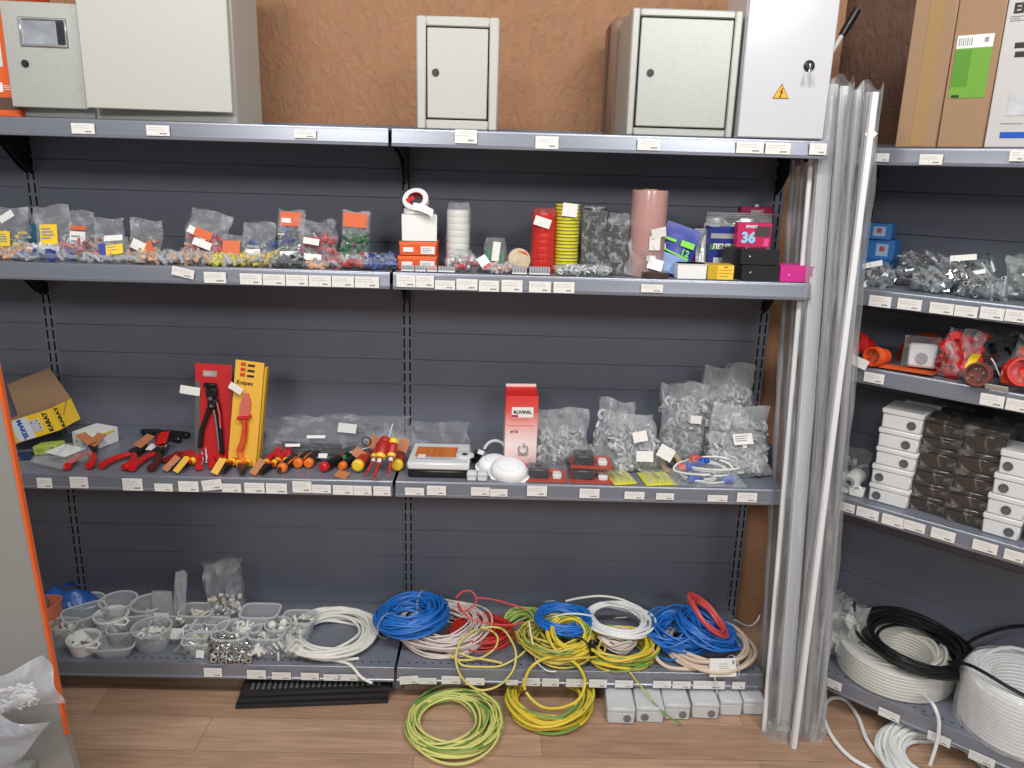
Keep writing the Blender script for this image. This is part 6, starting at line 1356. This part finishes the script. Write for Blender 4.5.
# ------------------------------------------------------------------ film wrapped profiles in the gap between the bays
ALW = mat('white_profile', (232, 233, 235), .35); ALG = mat('grey_profile', (196, 198, 200), .35, metal=.3)
WRAP = film('profile_film', (236, 238, 240), base=.07, facing=.26, streak=.38, sc=40, rough=.10, tintt=(232, 233, 235), stretch=(1, 1, .06), bump=.35)  # stretched streaks paint long white highlights down the sleeves
def profile(label, bot, top, Ytop, w, d, m, kind='channel', zb=0.0):
    a = on_z(bot[0], bot[1], zb) + Vector((0, 0, .001)); c = on_y(top[0], top[1], Ytop); dv = c - a; L = dv.length
    q = dv.normalized(); xax = Vector((1, 0, 0)); xax = (xax - q * xax.dot(q)).normalized(); yax = q.cross(xax)
    Mx = Matrix((xax, yax, q)).transposed()
    T = thing('cable_profile', label, 'profile', a, Mx.to_euler())
    b = MB()
    if kind == 'channel':
        b.box((0, 0, L / 2), (w, .0016, L), 0)
        for s in (-1, 1): b.box((s * (w / 2 - .0008), d / 2, L / 2), (.0016, d, L), 0)
        b.box((0, -.002, L / 2), (w * .62, .002, L), .0005)
    else: b.lathe([(w * .36, 0), (w * .5, 0), (w * .5, L), (w * .36, L), (w * .36, 0)], 16)
    b.make('profile_body', m, T)
    return T, L
profs = [
 ('slim white tube standing left in the wrapped profile bundle', (764, 731), (812, 150), 1.94, .013, .012, ALW, 'tube'),
 ('wide flat white profile in the middle of the wrapped bundle', (783, 731), (831, 84), 1.93, .034, .014, ALW, 'channel'),
 ('bright slim white profile standing furthest to the front', (794, 749), (876, 92), 1.80, .013, .012, ALW, 'channel'),
 ('pale grey round profile behind the bright slim one', (805, 732), (858, 90), 1.86, .016, .012, ALG, 'tube'),
 ('pale grey flat profile between wide white and round grey ones', (798, 735), (845, 86), 1.90, .020, .010, ALG, 'channel'),
 ('slim grey profile at the right edge of the bundle', (820, 728), (870, 92), 1.82, .014, .010, ALG, 'channel'),
 ('thin clear grey tube nearest to the middle bay shelves', (761, 684), (794, 160), 2.03, .010, .012, ALG, 'tube'),
 ('thin clear grey tube second from the middle bay shelves', (769, 688), (803, 160), 2.02, .011, .012, ALG, 'tube')]
for p in profs: profile(*p)
def sleevep(label, bot, top, Ytop, rx, ry, zb=0.0, fm=WRAP, over=.0):
    a = on_z(bot[0], bot[1], zb) + Vector((0, 0, .0015)); c = on_y(top[0], top[1], Ytop); dv = c - a; L = dv.length + over
    q = dv.normalized(); xax = Vector((1, 0, 0)); xax = (xax - q * xax.dot(q)).normalized(); yax = q.cross(xax)
    T = thing('film_sleeve', label, 'plastic wrap', a, Matrix((xax, yax, q)).transposed().to_euler())
    ph = R.uniform(0, 6)
    def f(i, j):
        an = 2 * PI * i; k = 1 + .06 * math.sin(5 * an + ph + 22 * j) + .05 * math.sin(3 * an + 47 * j) + .04 * math.sin(9 * an - 31 * j)
        jag = .012 * math.sin(4 * an + ph) if j > .97 else 0
        if j < .03: k *= .9
        return (rx * k * math.cos(an), ry * k * math.sin(an), j * L + jag)
    MB().grid(f, 22, 60).make('sleeve_film', fm, T, recalc=False, smooth=70); return T
sleevep('wide clear film sleeve round the left profiles of the bundle', (779, 734), (838, 80), 1.93, .036, .020)
t = sleevep('clear film sleeve round the right profiles of the bundle', (808, 738), (866, 86), 1.835, .036, .022)
sleevep('narrow clear film sleeve round the thin tubes beside the shelves', (765, 687), (799, 158), 2.02, .020, .014)
o = card('crumpled white ticket inside the film sleeve near its top', 871, 134, 9, 9, 1.80, PAPER, rad(40), .1, 'paper_ticket')
# ------------------------------------------------------------------ grey stand with orange edge in the left foreground
YP = 1.42
a, c = on_y(66.5, 733, YP), on_y(-1, 378, YP); f_ = on_y(77, 768, YP)
PNL = mat('grey_stand_panel', (150, 149, 146), .5, var=.05, vs=2)
T = thing('display_stand', 'grey display stand end panel with orange edge in the left foreground', 'stand', (f_.x, YP, 0))
def lo(P): return (P.x - f_.x, P.z)
sl = (c.x - a.x) / (c.z - a.z)
ztop = c.z + .12; xb = a.x - f_.x - sl * a.z
MB().prism([(.014, 0), (.014 if False else lo(a)[0] - .004, lo(a)[1]), (a.x - f_.x + sl * (ztop - a.z) - .004, ztop), (-.62, ztop), (-.62, 0)], 0, .018).make('panel_sheet', PNL, T)
MB().prism([(lo(a)[0] - .004, lo(a)[1]), (lo(a)[0] + .002, lo(a)[1] - .004), (a.x - f_.x + sl * (ztop - a.z) + .002, ztop), (a.x - f_.x + sl * (ztop - a.z) - .004, ztop)], -.002, .008).make('orange_edge', mat('orange_edge_trim', (236, 104, 44), .4), T)
z_s = zat(800, -1.1, YP - .12)
MB().box((-.33, -.13, z_s - .01), (.5, .26, .015), .003).make('ledge', PNL, T)
# bags on the stand's ledge
def cbag(label, lst, m, seed):
    rr = random.Random(seed)
    T = thing('clear_bag', label, 'bag', (on_y(lst[0], lst[3], YP - lst[4]).x, YP - lst[4], z_s)); return T
PB = film('frosted_bag_film', (226, 230, 238), base=.26, facing=.3, streak=.25, sc=14)
def sheetbag(label, pix, Y, m, bulge, seed, cont=None):
    # bag outline given by corner points (photo measurements at depth Y), bulging towards the room
    P = [on_y(px, py, Y) for px, py in pix]; c0 = Vector((P[0].x, Y, z_s)); rr = random.Random(seed); a1, a2 = rr.uniform(0, 6), rr.uniform(0, 6)
    T = thing('clear_bag', label, 'bag', c0)
    def f(i, j, s):
        p = (P[0] * (1 - i) + P[1] * i) * (1 - j) + (P[3] * (1 - i) + P[2] * i) * j - c0
        bb = bulge * (math.sin(PI * i) ** .7 * math.sin(PI * j) ** .7) * s
        w = .006 * math.sin(9 * i + 5 * j + a1) + .005 * math.sin(4 * i - 11 * j + a2)
        return (p.x, p.y - bb + w * (.4 + j), max(p.z, .001) + .3 * w)
    b = MB(); b.grid(lambda i, j: f(i, j, 1), 18, 14).grid(lambda i, j: f(i, j, -.3), 18, 14).make('bag_film', m, T, recalc=False, smooth=60)
    if cont:
        c = MB(); ms, n, s, lo_, hi_ = cont
        for _ in range(n):
            i, j = rr.uniform(.02, .82), rr.uniform(lo_, hi_); p = Vector(f(i, j, .5)); M = Matrix.Translation(p) @ Euler((rr.uniform(-.4, .4), rr.uniform(-.5, .5) + PI / 2, rr.uniform(-.5, .5))).to_matrix().to_4x4()
            c.lathe([(0, -s), (s * .22, -s), (s * .22, s), (0, s)], 7, 0, M)
        c.make('contents', ms, T)['kind'] = 'stuff'
    return T
sheetbag('frosted bag of white anchors at the lower left, upper of two', [(-60, 725), (66, 703), (43, 655), (-40, 695)], YP - .06, PB, .03, 1, ([WHITE], 170, .013, .15, .62))
sheetbag('crumpled frosted bag below the white anchors at the lower left corner', [(-60, 800), (6, 776), (50, 722), (-60, 705)], YP - .12, film('frosted_blue_film', (214, 220, 232), base=.28, facing=.3, streak=.35, sc=16), .035, 2, ([GREY], 40, .014, .4, .85))
for k, (px, py, lab) in enumerate(((777, 737, 'crumpled clear film end at the foot of the left profiles'), (812, 735, 'crumpled clear film end at the foot of the right profiles'))):
    P = on_z(px, py, 0); T = thing('film_end', lab, 'plastic wrap', (P.x, P.y, .0006)); ph = R.uniform(0, 6)
    MB().grid(lambda i, j: ((lambda a, q: (.036 * q * math.cos(a), .024 * q * math.sin(a), .045 * j))(2 * PI * i, 1 - .35 * j + .10 * math.sin(5 * 2 * PI * i + ph + 4 * j) + .06 * math.sin(9 * 2 * PI * i - 7 * j))), 30, 8).make('crumpled_film', film('sparkling_film', base=.10, facing=.3, streak=.5, sc=30), T, recalc=False, smooth=60)
# ------------------------------------------------------------------ light
w = bpy.data.worlds.new('shop_ambient'); w.use_nodes = True; SC.world = w
w.node_tree.nodes['Background'].inputs[0].default_value = (.97, .985, 1.0, 1); w.node_tree.nodes['Background'].inputs[1].default_value = .22
def area(name, loc, aim, sx, sy, e, c=(1, .985, .96)):
    l = bpy.data.lights.new(name, 'AREA'); l.shape = 'RECTANGLE'; l.size = sx; l.size_y = sy; l.energy = e; l.color = c
    o = bpy.data.objects.new(name, l); COL.objects.link(o); o.location = loc
    o.rotation_euler = (Vector(aim) - Vector(loc)).to_track_quat('-Z', 'Y').to_euler(); return o
area('ceiling_light', (-.7, .45, 2.8), (-.6, 1.7, .4), 1.2, .3, 26)
area('ceiling_light', (.8, .45, 2.8), (.6, 1.7, .4), 1.2, .3, 26)
area('ceiling_light', (-1.1, -2.2, 2.7), (-.3, 1.8, .6), .9, .5, 36)
area('ceiling_light', (1.5, -2.2, 2.7), (.4, 1.8, .6), .9, .5, 36)
SC.view_settings.view_transform = 'Standard'; SC.view_settings.look = 'None'; SC.view_settings.exposure = 0.0
SC.cycles.transparent_max_bounces = 24; SC.cycles.max_bounces = 8
